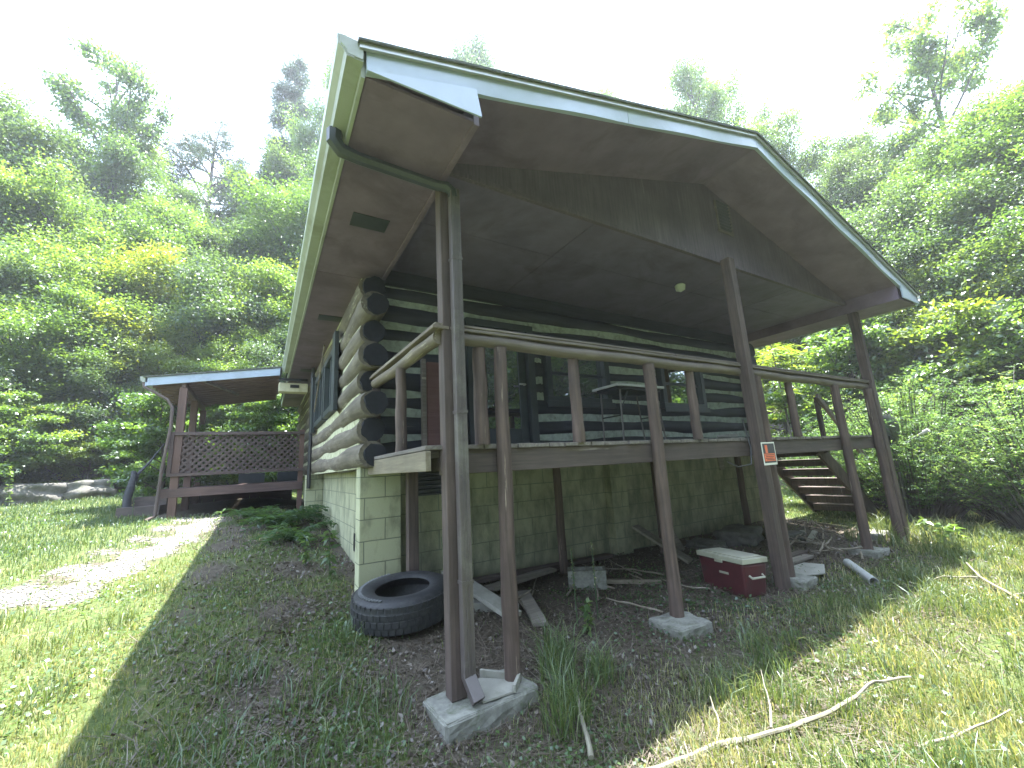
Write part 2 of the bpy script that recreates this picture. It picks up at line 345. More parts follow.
def groundmat():
    m, nt, b, ob = newmat('soil_and_lawn')
    def at(n): a = nt.nodes.new('ShaderNodeAttribute'); a.attribute_name = n; return a.outputs['Fac']
    n1 = noise(nt, ob, 3, 8, .65); n2 = noise(nt, ob, 40, 6, .7); n3 = noise(nt, ob, 11, 6, .6)
    dirt = ramp(nt, n2, [(.28, (.04, .032, .024)), (.52, (.09, .077, .058)), (.72, (.18, .157, .125))])
    dirt = mixc(nt, ramp(nt, n1, [(.42, (0,) * 3), (.65, (.75,) * 3)]), dirt, (.10, .085, .066))
    grs = ramp(nt, n2, [(.3, (.04, .06, .02)), (.55, (.085, .115, .035)), (.75, (.19, .19, .085))])
    grs = mixc(nt, ramp(nt, n3, [(.55, (0,) * 3), (.7, (.55,) * 3)]), grs, (.20, .165, .09))
    v = nt.nodes.new('ShaderNodeTexVoronoi'); v.inputs['Scale'].default_value = 55; nt.links.new(ob, v.inputs['Vector'])
    sep = nt.nodes.new('ShaderNodeSeparateColor'); nt.links.new(v.outputs['Color'], sep.inputs[0])
    grv = ramp(nt, sep.outputs[0], [(0, (.15, .138, .115)), (.5, (.25, .235, .205)), (1, (.38, .365, .33))])
    def thr(f, n, lo, hi):
        q = nt.nodes.new('ShaderNodeMath'); q.operation = 'MULTIPLY_ADD'; nt.links.new(n, q.inputs[0]); q.inputs[1].default_value = .8; nt.links.new(f, q.inputs[2])
        return ramp(nt, q.outputs[0], [(lo, (0,) * 3), (hi, (1,) * 3)])
    c = mixc(nt, thr(at('grassy'), n3, .62, .95), dirt, grs)
    c = mixc(nt, thr(at('gravel'), n3, .78, 1.08), c, grv)
    nt.links.new(c, b.inputs['Base Color']); seti(b, Roughness=.95); b.inputs['Specular IOR Level'].default_value = .2
    nt.links.new(bump(nt, n2, .7, .03), b.inputs['Normal']); return m
ground.data.materials[0] = groundmat()

# ------------------------------------------------------------------ the cabin
W = 7.0; WY = 1.82; EZ = 1.975; SL = .2825; RB = 10.9
def under(x): return 2.165 + SL * (x if x <= 3.5 else 7 - x)
cabin = thing('log_cabin', (3.5, 5, -1.35), 'dark log cabin with cream chinking on pale green blocks under a deep gabled roof', 'cabin')

def log_run(mb, axis, fixed, z, a0, a1, r, ph):
    n = max(8, int((a1 - a0) / .22)); pts = []; rad = []
    for i in range(n + 1):
        t = a0 + (a1 - a0) * i / n
        wz = .012 * math.sin(t * 1.7 + ph) + .007 * math.sin(t * 4.1 + ph * 2); wy = .012 * math.sin(t * 1.3 + ph * 3)
        pts.append((t, fixed + wy, z + wz) if axis == 'x' else (fixed + wy, t, z + wz))
        rad.append(r * (1 + .06 * math.sin(t * 2.3 + ph * 1.7) + random.uniform(-.03, .03)))
    mb.tube(pts, rad, 14, True, .025)
openings_f = [(.98, 1.99, -.1, 1.66), (2.14, 3.32, .62, 1.50), (4.42, 5.56, .60, 1.48)]
fl = MB()
for i in range(8):
    z = .075 + .253 * i; segs = [(-.10, 6.98)]
    for x0, x1, z0, z1 in openings_f:
        if z0 < z < z1 + .06:
            ns = []
            for a, b in segs:
                if x0 > a and x1 < b: ns += [(a, x0), (x1, b)]
                else: ns.append((a, b))
            segs = ns
    for a, b in segs: log_run(fl, 'x', 1.955, z, a, b, .119, i * 1.3)
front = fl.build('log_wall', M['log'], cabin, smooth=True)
ck = MB()
for (a, b, z0, z1) in [(-.02, .98, -.05, 1.93), (.98, 1.99, 1.66, 1.93), (1.99, 2.14, -.05, 1.93), (2.14, 3.32, -.05, .62), (2.14, 3.32, 1.50, 1.93), (3.32, 4.42, -.05, 1.93), (4.42, 5.56, -.05, .6), (4.42, 5.56, 1.48, 1.93), (5.56, 6.9, -.05, 1.93)]:
    ck.box(a, b, 1.872, 2.02, z0, z1)
ck.build('chinking', M['chink'], front)
MB().box(-.02, 6.9, 1.84, 2.02, 1.932, 2.115).build('top_plate', M['log'], front, .004)
ll = MB(); ends_y = []
openings_l = [(3.25, 4.6, .70, 1.62), (4.75, 5.9, .70, 1.62)]
for i in range(8):
    z = .02 + .253 * i; y0 = (1.56, 1.70)[i % 2] + random.uniform(-.05, .05); ends_y.append(y0); segs = [(y0, RB)]
    for a0, a1, z0, z1 in [(3.25, 5.9, .72, 1.66)]:
        if z0 < z < z1 + .05: segs = [(y0, a0), (a1, RB)]
    for a, b in segs: log_run(ll, 'y', -.125, z, a, b, .132, i * 2.1 + 5)
side = ll.build('log_wall', M['log_side'], cabin, smooth=True)
ck = MB()
for (a, b, z0, z1) in [(1.9, 3.25, -.1, 2.1), (3.25, 5.9, -.1, .72), (3.25, 5.9, 1.66, 2.1), (5.9, RB - .05, -.1, 2.1)]:
    ck.box(-.205, -.08, a, b, z0, z1)
ck.build('chinking', M['chink_side'], side)
for i in range(8):
    z = .02 + .253 * i; y = ends_y[i] - .03
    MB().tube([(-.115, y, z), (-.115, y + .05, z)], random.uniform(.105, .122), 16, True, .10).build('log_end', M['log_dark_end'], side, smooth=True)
ot = MB()
for i in range(8): log_run(ot, 'y', 7.0, .02 + .253 * i, 1.66, RB, .128, i * 1.9)
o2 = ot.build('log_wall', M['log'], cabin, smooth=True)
MB().box(6.93, 7.07, 1.9, RB - .05, -.1, 2.1).build('chinking', M['chink'], o2)
bk = MB()
for i in range(8): log_run(bk, 'x', RB - .12, .075 + .253 * i, -.2, 7.1, .128, i)
o3 = bk.build('log_wall', M['log'], cabin, smooth=True)
MB().box(-.05, 6.95, RB - .17, RB - .06, -.1, 2.1).build('chinking', M['chink'], o3)
# foundation
fb = -2.0
MB().box(.0, 6.98, 1.93, 2.13, fb, -.06).build('foundation_wall', M['block_shaded'], cabin)
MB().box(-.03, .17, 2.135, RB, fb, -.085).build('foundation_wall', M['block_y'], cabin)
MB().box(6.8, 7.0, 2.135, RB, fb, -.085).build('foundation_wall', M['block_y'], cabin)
MB().box(-.2, .205, 1.805, 2.005, fb, -.05).build('foundation_pier', M['block_lit'], cabin, .006)
MB().box(-.33, -.035, 6.3, 6.5, fb, -.1).build('foundation_pier', M['block_lit'], cabin, .006)
MB().box(3.12, 3.42, 1.80, 1.925, fb, -.07).build('foundation_pier', M['block_shaded'], cabin, .006)
MB().box(-.10, -.035, 2.02, 2.16, fb, -.09).build('trim_board', M['rail_side'], cabin, .004)
v = MB().box(.31, .72, 1.895, 1.927, -.42, -.13).build('foundation_vent', M['dark_metal'], cabin, .004)
sl = MB()
for k in range(6): sl.bar((.33, 1.885, -.395 + .045 * k), (.70, 1.885, -.395 + .045 * k), .03, .006, (0, .6, 1))
sl.build('louvre', M['frame'], v)
MB().box(-.045, -.033, 2.75, 2.98, -1.05, -.85).build('foundation_vent', M['dark_metal'], cabin)
# floor edge + interior darkness
MB().box(.2, 6.8, 2.14, RB - .3, -.12, -.05).build('floor_deck', M['rim'], cabin)

def window(x0, x1, z0, z1, y=1.83):
    fr = MB(); t = .085
    fr.box(x0, x1, y - .045, y + .12, z0, z0 + t); fr.box(x0, x1, y - .045, y + .12, z1 - t, z1)
    fr.box(x0, x0 + t, y - .045, y + .12, z0 + t, z1 - t); fr.box(x1 - t, x1, y - .045, y + .12, z0 + t, z1 - t)
    xm = (z0 + z1) / 2
    fr.box(x0 + t, x1 - t, y + .02, y + .07, xm - .02, xm + .02)
    f = fr.build('window', M['frame'], cabin, .005)
    MB().box(x0 + t - .01, x1 - t + .01, y + .046, y + .054, z0 + t - .01, z1 - t + .01).build('pane', M['glass'], f)
    MB().box(x0 - .03, x1 + .03, y - .07, y - .047, z0 - .06, z0 + .02).build('sill', M['frame'], f, .004)
window(2.16, 3.30, .64, 1.48); window(4.44, 5.54, .62, 1.46)
# door with a tall glass
d = MB(); dx0, dx1 = 1.0, 1.97
d.box(dx0, dx0 + .10, 1.78, 1.93, -.0, 1.66); d.box(dx1 - .10, dx1, 1.78, 1.93, 0, 1.66); d.box(dx0 + .1, dx1 - .1, 1.78, 1.93, 1.57, 1.66)
d.box(dx0 + .11, dx0 + .22, 1.84, 1.88, .02, 1.56); d.box(dx1 - .22, dx1 - .11, 1.84, 1.88, .02, 1.56)
d.box(dx0 + .22, dx1 - .22, 1.84, 1.88, .02, .30); d.box(dx0 + .22, dx1 - .22, 1.84, 1.88, 1.46, 1.56)
door = d.build('door', M['frame'], cabin, .004)
MB().box(dx0 + .215, dx1 - .215, 1.857, 1.865, .295, 1.465).build('pane', M['glass'], door)
hd = MB(); hd.tube([(dx1 - .16, 1.835, .86), (dx1 - .16, 1.79, .86), (dx1 - .25, 1.785, .86)], .012, 8); hd.build('handle', M['grey_metal'], door)
# side windows with shutters
for a0, a1 in ((3.27, 4.5), (4.62, 5.88)):
    fr = MB(); t = .09; xx = -.235
    fr.box(xx - .04, xx + .1, a0, a1, .74, .74 + t); fr.box(xx - .04, xx + .1, a0, a1, 1.64 - t, 1.64)
    fr.box(xx - .04, xx + .1, a0, a0 + t, .74 + t, 1.64 - t); fr.box(xx - .04, xx + .1, a1 - t, a1, .74 + t, 1.64 - t)
    fr.box(xx - .02, xx + .05, (a0 + a1) / 2 - .025, (a0 + a1) / 2 + .025, .74 + t, 1.64 - t)
    f = fr.build('window', M['frame'], cabin, .005)
    MB().box(xx + .02, xx + .03, a0 + t - .01, a1 - t + .01, .74 + t - .01, 1.64 - t + .01).build('pane', M['glass'], f)
for a0 in (3.02, 5.9):
    sh = MB(); sh.box(-.315, -.262, a0, a0 + .24, .66, 1.72)
    s1 = sh.build('shutter', M['frame'], cabin, .004)
cd = MB()
for yy in (6.15, 6.27): cd.tube([(-.29, yy, 1.96), (-.29, yy, .9), (-.29, yy, -.35)], .028, 8)
cd.build('conduit', M['dark_metal'], cabin, smooth=True)

# roof: two slopes, boxed eaves
eL, eR = -.66, 7.66; yf = -.61
rf = MB()
for sx in (0, 1):
    xe, xr = (eL, 3.5) if sx == 0 else (eR, 3.5)
    poly = [(xe, under(eL) + .0), (xr, under(3.5)), (xr, under(3.5) + .155), (xe, under(eL) + .155)]
    rf.prism(poly, 'y', yf + .02, RB + .5)
roof = rf.build('roof', M['soffit'], cabin)
sg = MB()
for sx in (0, 1):
    xe = eL - .05 if sx == 0 else eR + .05; ze = under(eL) - SL * .05
    cs = [(xe, ze + .158), (3.5, under(3.5) + .158), (3.5, under(3.5) + .182), (xe, ze + .174)]
    sg.prism(cs, 'y', yf - .05, RB + .53)
sg.build('shingle', M['shingle'], roof)
fa = MB()
def fascia_strip(x0, x1, off0, off1, y0, y1, seg=14):
    for k in range(seg):
        a = x0 + (x1 - x0) * k / seg; b = x0 + (x1 - x0) * (k + 1) / seg
        # slightly buckled sheet metal: the lower edge wanders in and out
        wa = .006 * math.sin(a * 5.1); wb = .006 * math.sin(b * 5.1)
        la, lb = under(a) + off0, under(b) + off0; ha, hb = under(a) + off1, under(b) + off1
        fa.add([(a, y0 + wa, la), (b, y0 + wb, lb), (b, y0, hb), (a, y0, ha), (a, y1, la), (b, y1, lb), (b, y1, hb), (a, y1, ha)],
               [(0, 1, 2, 3), (4, 7, 6, 5), (0, 4, 5, 1), (3, 2, 6, 7)] + ([(0, 3, 7, 4)] if k == 0 else []) + ([(1, 5, 6, 2)] if k == seg - 1 else []))
for a, b in ((eL, 1.42), (1.425, 3.497)): fascia_strip(a, b, -.005, .142, yf - .012, yf + .017)
for a, b in ((3.503, 5.6), (5.605, eR)): fascia_strip(a, b, -.005, .142, yf - .012, yf + .017)
fas = fa.build('fascia', M['fascia'], roof)
dr = MB()
for (a, b) in ((eL - .04, 3.498), (3.502, eR + .04)):
    for k in range(1):
        dr.add([(a, yf - .035, under(a) + .126), (b, yf - .035, under(b) + .126), (b, yf - .035, under(b) + .157), (a, yf - .035, under(a) + .182),
                (a, yf - .016, under(a) + .126), (b, yf - .016, under(b) + .126), (b, yf - .016, under(b) + .157), (a, yf - .016, under(a) + .182)],
               [(0, 1, 2, 3), (4, 7, 6, 5), (0, 4, 5, 1), (3, 2, 6, 7), (0, 3, 7, 4), (1, 5, 6, 2)])
dr.build('drip_edge', M['grey_metal'], roof)
# loose triangular eave returns at both ends of the front
er = MB()
er.add([(eL, yf - .03, EZ - .004), (.02, yf - .05, EZ - .015), (.0, yf - .03, under(0) + .01), (eL, yf - .03, EZ + .03),
        (eL, yf - .018, EZ - .004), (.02, yf - .038, EZ - .015), (.0, yf - .018, under(0) + .01), (eL, yf - .018, EZ + .03)],
       [(0, 1, 2, 3), (4, 7, 6, 5), (0, 4, 5, 1), (1, 5, 6, 2), (2, 6, 7, 3), (3, 7, 4, 0)])
er.build('eave_return', M['fascia'], roof)
er = MB().prism([(7.0, EZ - .004), (eR, EZ - .004), (eR, EZ + .03), (7.0, under(7) + .0)], 'y', yf - .028, yf - .014)
er.build('eave_return', M['fascia'], roof)
# boxed soffits with panel joints, side headers
for x0, x1 in ((eL, .0), (7.0, eR)):
    sf = MB(); ys = [yf + .02, 1.9, 4.34, 6.78, 9.2, RB + .45]
    for a, b in zip(ys[:-1], ys[1:]): sf.box(x0 + .005, x1 - .005, a + .004, b - .004, EZ, EZ + .02)
    s = sf.build('soffit', M['soffit'], cabin)
    hb = MB(); xi = (-.005, .035) if x0 < 0 else (6.965, 7.005)
    hb.box(xi[0], xi[1], yf + .02, 1.80, EZ - .018, under(0) + .01)
    hb.build('header_beam', M['soffit'], cabin, .003)
    if x0 < 0:
        for yc in (.78, 3.28, 6.47):
            vt = MB().box(-.50, -.20, yc - .10, yc + .10, EZ - .008, EZ - .001)
            vb = vt.build('soffit_vent', M['frame'], s, .002)
    fb2 = MB(); xo = (x0 - .022, x0 - .001) if x0 < 0 else (x1 + .001, x1 + .022)
    fb2.box(xo[0], xo[1], yf + .02, RB + .5, EZ - .012, under(eL) + .148); fb2.build('fascia', M['gutter'], roof)
# gutter: K-profile, open top
gp = [(-.683, 2.135), (-.683, 2.03), (-.755, 2.03), (-.765, 2.055), (-.795, 2.085), (-.80, 2.135), (-.812, 2.14), (-.812, 2.13), (-.808, 2.08), (-.775, 2.045), (-.762, 2.02), (-.678, 2.02), (-.678, 2.135)]
gt = MB().prism(gp, 'y', yf - .02, 7.02); gut = gt.build('gutter', M['gutter'], roof)
gpr = [(7.683, 2.135), (7.683, 2.03), (7.755, 2.03), (7.765, 2.055), (7.795, 2.085), (7.80, 2.135), (7.812, 2.14), (7.812, 2.13), (7.808, 2.08), (7.775, 2.045), (7.762, 2.02), (7.678, 2.02), (7.678, 2.135)]
MB().prism(gpr, 'y', yf - .02, RB + .5).build('gutter', M['gutter'], roof)
MB().prism([(-.681, 2.03), (-.755, 2.03), (-.765, 2.055), (-.795, 2.085), (-.80, 2.135), (-.681, 2.135)], 'y', yf - .026, yf - .021).build('end_cap', M['gutter'], gut if False else roof)
# gable panel, vent, ceiling
gb = MB().prism([(.04, 2.105), (6.96, 2.105), (6.96, under(6.96)), (3.5, under(3.5)), (.04, under(.04))], 'y', .05, .09)
gab = gb.build('gable_panel', M['gable'], cabin)
MB().box(.04, 6.96, .035, .048, 2.095, 2.135).build('trim_strip', M['gable'], gab, .003)
vv = MB(); vx0, vx1, vz0, vz1 = 3.66, 3.97, 2.55, 2.98
vv.box(vx0, vx1, .03, .048, vz0, vz0 + .03); vv.box(vx0, vx0 + .03, .03, .048, vz0 + .03, vz1); vv.box(vx1 - .03, vx1, .03, .048, vz0 + .03, vz1)
ve = vv.build('gable_vent', M['rail'], gab, .003)
vl = MB().box(vx0 + .03, vx1 - .03, .044, .049, vz0 + .03, vz1)
for k in range(9): vl.bar((vx0 + .03, .036, vz0 + .06 + .045 * k), (vx1 - .03, .036, vz0 + .06 + .045 * k), .03, .006, (0, .7, 1))
vl.build('louvre', M['dark_metal'], ve)
ce = MB()
for (a, b) in ((.04, 1.62), (1.632, 4.06), (4.072, 5.42), (5.432, 6.96)):
    for (c, d2) in ((.095, .80), (.808, 1.93)): ce.box(a, b, c, d2, 2.118, 2.13)
ce.box(.04, 6.96, .095, 1.93, 2.132, 2.13)
cei = ce.build('porch_ceiling', M['ceil'], cabin)
lt = MB().lathe([(.001, 2.112), (.05, 2.112), (.07, 2.09), (.06, 2.03), (.001, 2.0)], (3.66, .68, 0), n=20)
lt.build('ceiling_light', plain('frosted_shade', (.5, .52, .52), .1, .25, 6), cabin, smooth=True)
# roof posts (square) and the square downspouts strapped to two of them
def hzc(x, y): return hz(x, y)
for px_, py_, zb_, s_ in ((.035, .035, -1.49, .10), (3.57, -.045, hz(3.57, -.05) - .1, .11), (7.02, .0, hz(7.02, 0) - .1, .115)):
    top = EZ - .02 if px_ < 1 or px_ > 6 else 2.10
    MB().box(px_ - s_ / 2, px_ + s_ / 2, py_ - s_ / 2, py_ + s_ / 2, zb_, top).build('roof_post', M['post'], cabin, .006)
def sq_spout(pts, w, h):
    mb = MB()
    for a, b in zip(pts[:-1], pts[1:]):
        a_, b_ = Vector(a), Vector(b); dd = (b_ - a_).normalized() * .012
        mb.bar(a_ - dd, b_ + dd, w, h, (0, 1, 0) if abs((b_ - a_).normalized().y) < .9 else (1, 0, 0))
    return mb
ds = sq_spout([(.078, -.055, 1.86), (.078, -.055, -1.36), (.095, -.135, -1.455)], .072, .06)
for k in (-.010, .012): ds.bar((.078 + k, -.088, 1.84), (.078 + k, -.088, -1.35), .006, .006, (0, 1, 0))
spo = ds.build('downspout', M['brown_metal'], cabin, .004)
for zz in (1.3, .2, -.85):
    MB().box(.038, .118, -.090, -.02, zz, zz + .02).build('strap', M['brown_metal'], spo)
rn = MB().tube([(-.745, -.06, 2.03), (-.745, -.055, 1.96), (-.70, -.045, 1.915), (-.60, -.035, 1.905), (-.05, -.02, 1.895), (.03, -.05, 1.885), (.07, -.055, 1.85), (.078, -.055, 1.8)], [.05, .05, .048, .042, .04, .04, .04, .038], 8)
rn.build('gutter_elbow', M['frame'], spo, smooth=True)
ds = sq_spout([(7.115, .0, 1.80), (7.115, .0, hz(7.1, 0) + .12), (7.15, -.1, hz(7.1, -.1) + .05)], .07, .055)
sp2 = ds.build('downspout', M['brown_metal'], cabin, .004)
MB().tube([(7.745, .3, 2.03), (7.745, .28, 1.95), (7.70, .22, 1.9), (7.2, .02, 1.86), (7.13, .0, 1.82), (7.115, .0, 1.76)], .035, 8).build('gutter_elbow', M['brown_metal'], sp2, smooth=True)
# weathered rod leaning out from the side window
MB().tube([(-.33, 5.2, .95), (-.36, 3.75, 1.72)], .012, 6).build('shutter_rod', M['rail_side'], cabin)

# ------------------------------------------------------------------ front deck
deck = thing('porch_deck', (3.5, .9, -1.5), 'raised front deck of weathered brown boards on round log posts with a log railing', 'deck')
bd = MB(); x = -.13
while x < 7.04:
    w_ = .135; bd.box(x, x + w_, -.0 + random.uniform(.035, .055), 1.79, -.03 + random.uniform(-.002, .002), random.uniform(-.001, .002)); x += w_ + random.uniform(.004, .009)
bd.build('floor_board', M['board'], deck, .003)
MB().box(-.02, 7.0, .06, .10, -.195, -.032).build('rim_joist', M['rim'], deck, .004)
MB().box(-.13, -.092, .05, 1.79, -.165, -.033).build('rim_joist', M['rim_side'], deck, .004)
MB().box(6.98, 7.02, .105, 1.79, -.19, -.033).build('rim_joist', M['rim'], deck, .004)
jo = MB()
for k in range(1, 12): jo.box(-.09 + k * .59, -.05 + k * .59, .105, 1.79, -.17, -.034)
jo.build('joist', M['rim'], deck)
def logpost(name, x, y, z0, z1, r, mat, lean=0.):
    n = 9; pts = [(x + lean * i / n + .0025 * math.sin(i * 1.3 + x * 3), y + .002 * math.cos(i * 1.7 + x), z0 + (z1 - z0) * i / n) for i in range(n + 1)]
    rad = [r * (1.06 - .12 * i / n + random.uniform(-.03, .03)) for i in range(n + 1)]
    return MB().tube(pts, rad, 14, True, .045).build(name, mat, deck, smooth=True)
for x, zt, r, zb_ in ((.405, .70, .052, -1.50), (2.0, .70, .054, -1.46), (3.80, .70, .056, -1.46), (5.77, .70, .055, -1.47), (6.86, .70, .056, hz(6.86, 0) - .1)):
    logpost('deck_post', x, 0.0, zb_, zt, r, M['post_log'], .03)
for x, r in ((.29, .050), (1.17, .047), (2.70, .046), (4.67, .046)): logpost('baluster', x, .06, .0, .70, r, M['post_log'])
for y, m_ in ((.82, M['rail_side']),): logpost('baluster', -.07, y, .0, .70, .045, M['post_log'])
MB().box(-.115, -.03, 1.70, 1.785, 0, .70).build('baluster', M['post'], deck, .004)
for x, y, r in ((2.07, 1.62, .05), (3.80, 1.60, .055), (5.86, 1.60, .05)): logpost('deck_post', x, y, hz(x, y) - .08, -.035, r, M['post_log'])
MB().box(.21, .31, 1.56, 1.66, hz(.25, 1.6) - .1, -.035).build('deck_post', M['post'], deck, .005)
def lograil(a, b, r, mat, name='handrail'):
    a, b = Vector(a), Vector(b); n = int((b - a).length / .3) + 3; pts = []; rad = []
    for i in range(n + 1):
        p = a.lerp(b, i / n); p.z += .008 * math.sin(i * 1.1); pts.append(p); rad.append(r * random.uniform(.95, 1.06))
    return MB().tube(pts, rad, 12, True, .02).build(name, mat, deck, smooth=True)
lograil((.05, .03, .745), (3.5, .03, .745), .05, M['rail']); lograil((3.50, .03, .745), (6.96, .04, .742), .05, M['rail'])
lograil((-.02, .03, .745), (-.08, 1.80, .745), .05, M['rail_side'])
cp = MB(); cp.bar((.04, .04, .803), (3.52, .035, .806), .13, .022); cp.bar((.045, .03, .827), (2.4, .03, .829), .115, .018); cp.bar((2.43, .035, .83), (7.0, .03, .827), .118, .019); cp.bar((3.53, .036, .806), (7.0, .035, .803), .13, .022)
cp.build('rail_cap', M['rail'], deck, .004)
cp = MB(); cp.bar((-.03, -.02, .803), (-.085, 1.81, .803), .12, .024); cp.bar((-.02, -.01, .828), (-.08, 1.81, .828), .10, .018)
cp.build('rail_cap', M['rail_side'], deck, .004)
MB().bar((5.2, 1.5, -.05), (5.24, 1.5, -.40), .11, .03, (0, 1, 0)).build('hanging_board', M['plank'], deck, .003)
wr = MB().tube([(3.42, -.0, .2), (3.44, -.03, -.1), (3.38, -.04, -.28), (3.2, -.0, -.30), (3.1, .04, -.24)], .008, 6); wr.build('cable', M['dark_metal'], deck, smooth=True)

# stairs going down from the end of the deck
st = thing('porch_stairs', (7.9, 1.35, -1.35), 'open wooden stairs with dark treads going down from the far end of the deck', 'stairs')
zg = hz(8.75, 1.35)
for y in (.88, 1.80):
    MB().bar((7.03, y, -.14), (8.72, y, zg + .06), .04, .24, (0, 0, 1)).build('stringer', M['post'], st, .004)
for k in range(7):
    xx = 7.13 + .222 * k; zz = -.19 - .178 * k
    MB().box(xx, xx + .25, .905, 1.775, zz, zz + .036).box(xx + .004, xx + .026, .906, 1.774, zz - .085, zz - .002).build('tread', M['post'], st, .004)
for xx, zz in ((7.16, .62), (7.95, -.02)):
    MB().box(xx, xx + .085, .80, .855, zz - .85, zz + .1).build('stair_post', M['post'], st, .004)
MB().bar((7.1, .77, .74), (8.6, .77, -.45), .045, .09).build('stair_rail', M['rail'], st, .004)

# ------------------------------------------------------------------ side porch (lean-to)
sp = thing('side_porch', (-1.4, 8.5, -.8), 'reddish brown covered side porch with lattice railing and sloping shed roof', 'porch')
PX0, PX1 = -2.55, -.33; PY0, PY1 = 7.05, 10.2
def proofz(x): return 1.69 + (x + 2.92) * (.34 / 2.13)
def slab(mb, x0, x1, y0, y1, o0, o1):
    mb.add([(x, y, proofz(x) + o) for o in (o0, o1) for y in (y0, y1) for x in (x0, x1)], [(0, 2, 3, 1), (4, 5, 7, 6), (0, 1, 5, 4), (2, 6, 7, 3), (0, 4, 6, 2), (1, 3, 7, 5)])
prf = MB(); slab(prf, -2.92, -.83, PY0, PY1, .07, .10); pr_ = prf.build('porch_roof', M['porch_rafter'], sp)
t_ = MB(); slab(t_, -2.98, -.80, PY0 - .05, PY1 + .05, .104, .128); t_.build('shingle', M['shingle'], pr_)
t_ = MB(); slab(t_, -2.95, -.84, PY0 - .03, PY0 - .004, -.055, .098); t_.build('fascia', M['fascia'], pr_)
t_ = MB(); t_.prism([(-2.925, 1.70), (-2.925, 1.80), (-3.03, 1.80), (-3.02, 1.73), (-2.99, 1.70)], 'y', PY0 - .03, PY1); t_.build('gutter', M['gutter'], pr_)
for k in range(13):
    y = PY0 + .06 + k * .255; t_ = MB(); slab(t_, -2.90, -.84, y, y + .045, -.03, .068); t_.build('rafter', M['porch_rafter'], pr_)
MB().bar((-2.40, PY0 + .02, proofz(-2.4) - .09), (-2.40, PY1 - .05, proofz(-2.4) - .09), .07, .10).build('beam', M['sideporch_z'], sp, .004)
MB().bar((-2.10, PY0 + .05, proofz(-2.1) - .04), (-1.62, PY0 + 1.5, proofz(-1.6) - .10), .05, .05).build('brace', M['rail_side'], sp, .003)
for y in (PY0 + .07, 8.6, 10.1):
    MB().box(-2.46, -2.34, y - .06, y + .06, hz(-2.4, y) - .12, proofz(-2.4) - .145).build('porch_post', M['sideporch_z'], sp, .006)
MB().box(-.42, -.33, PY0 + .02, PY0 + .11, hz(-.4, 7.1) - .1, .84).build('porch_post', M['sideporch_z'], sp, .006)
fl_ = MB(); y = PY0 + .05
while y < PY1 - .1: fl_.box(-2.62, -.33, y, y + .135, -.232, -.205); y += .143
fl_.build('floor_board', M['sideporch'], sp, .003)
MB().box(-2.62, -.33, PY0 - .0, PY0 + .04, -.37, -.22).build('rim_joist', M['sideporch'], sp, .004)
MB().box(-2.62, -2.58, PY0 + .045, PY1, -.37, -.236).build('rim_joist', M['sideporch'], sp, .004)
MB().box(-2.58, -.35, PY1 - .04, PY1, -1.2, -.24).build('dark_backing_board', M['sideporch'], sp)  # board added at the back to darken the space under the porch
def lattice(mk, a0, a1, z0, z1, t0):
    la = MB(); step = .115; L = z1 - z0
    for layer in (0, 1):
        k = -L
        while k < (a1 - a0):
            s0 = max(k, 0); s1 = min(k + L, a1 - a0)
            if s1 - s0 > .02:
                if layer == 0: p, q = (a0 + s0, z0 + (s0 - k)), (a0 + s1, z0 + (s1 - k))
                else: p, q = (a0 + s0, z1 - (s0 - k)), (a0 + s1, z1 - (s1 - k))
                la.bar(mk(p[0], t0 + .009 * layer, p[1]), mk(q[0], t0 + .009 * layer, q[1]), .036, .007, mk(0, 1, 0))
            k += step
    return la
fx = lambda a, t, z: (a, t, z)
lp = lattice(fx, -2.34, -.42, .05, .74, PY0 + .03).build('lattice_panel', M['lattice'], sp)
fr = MB(); fr.box(-2.52, -.33, PY0 - .02, PY0 + .022, .74, .80); fr.box(-2.52, -.33, PY0 - .02, PY0 + .022, .0, .055); fr.box(-2.52, -2.46, PY0 - .02, PY0 + .02, .055, .74)
fr.build('lattice_frame', M['lattice'], lp, .003)
fy = lambda a, t, z: (t, a, z)
lp2 = lattice(fy, PY0 + .15, PY1 - .1, .05, .74, -2.44).build('lattice_panel', M['lattice'], sp)
fr = MB(); fr.box(-2.45, -2.40, PY0 + .14, PY1 - .08, .745, .80); fr.box(-2.45, -2.40, PY0 + .14, PY1 - .08, .0, .045); fr.build('lattice_frame', M['lattice'], lp2, .003)
pd = MB().tube([(-2.97, PY0 + .0, 1.70), (-2.96, PY0 - .01, 1.62), (-2.62, PY0 - .0, 1.40), (-2.53, PY0 - .03, 1.25), (-2.52, PY0 - .04, .9), (-2.55, PY0 - .06, .5), (-2.58, PY0 - .06, .1), (-2.60, PY0 - .05, -.45), (-2.60, PY0 - .10, hz(-2.6, 6.9) + .08), (-2.7, PY0 - .2, hz(-2.7, 6.8) + .04)], .026, 8)
pd.build('downspout', M['post'], sp, smooth=True)
for x in (-1.5, -.75):
    MB().box(x, x + .5, 8.6, 8.68, -.2, .02).build('bench_leg', M['frame'], sp, .004)

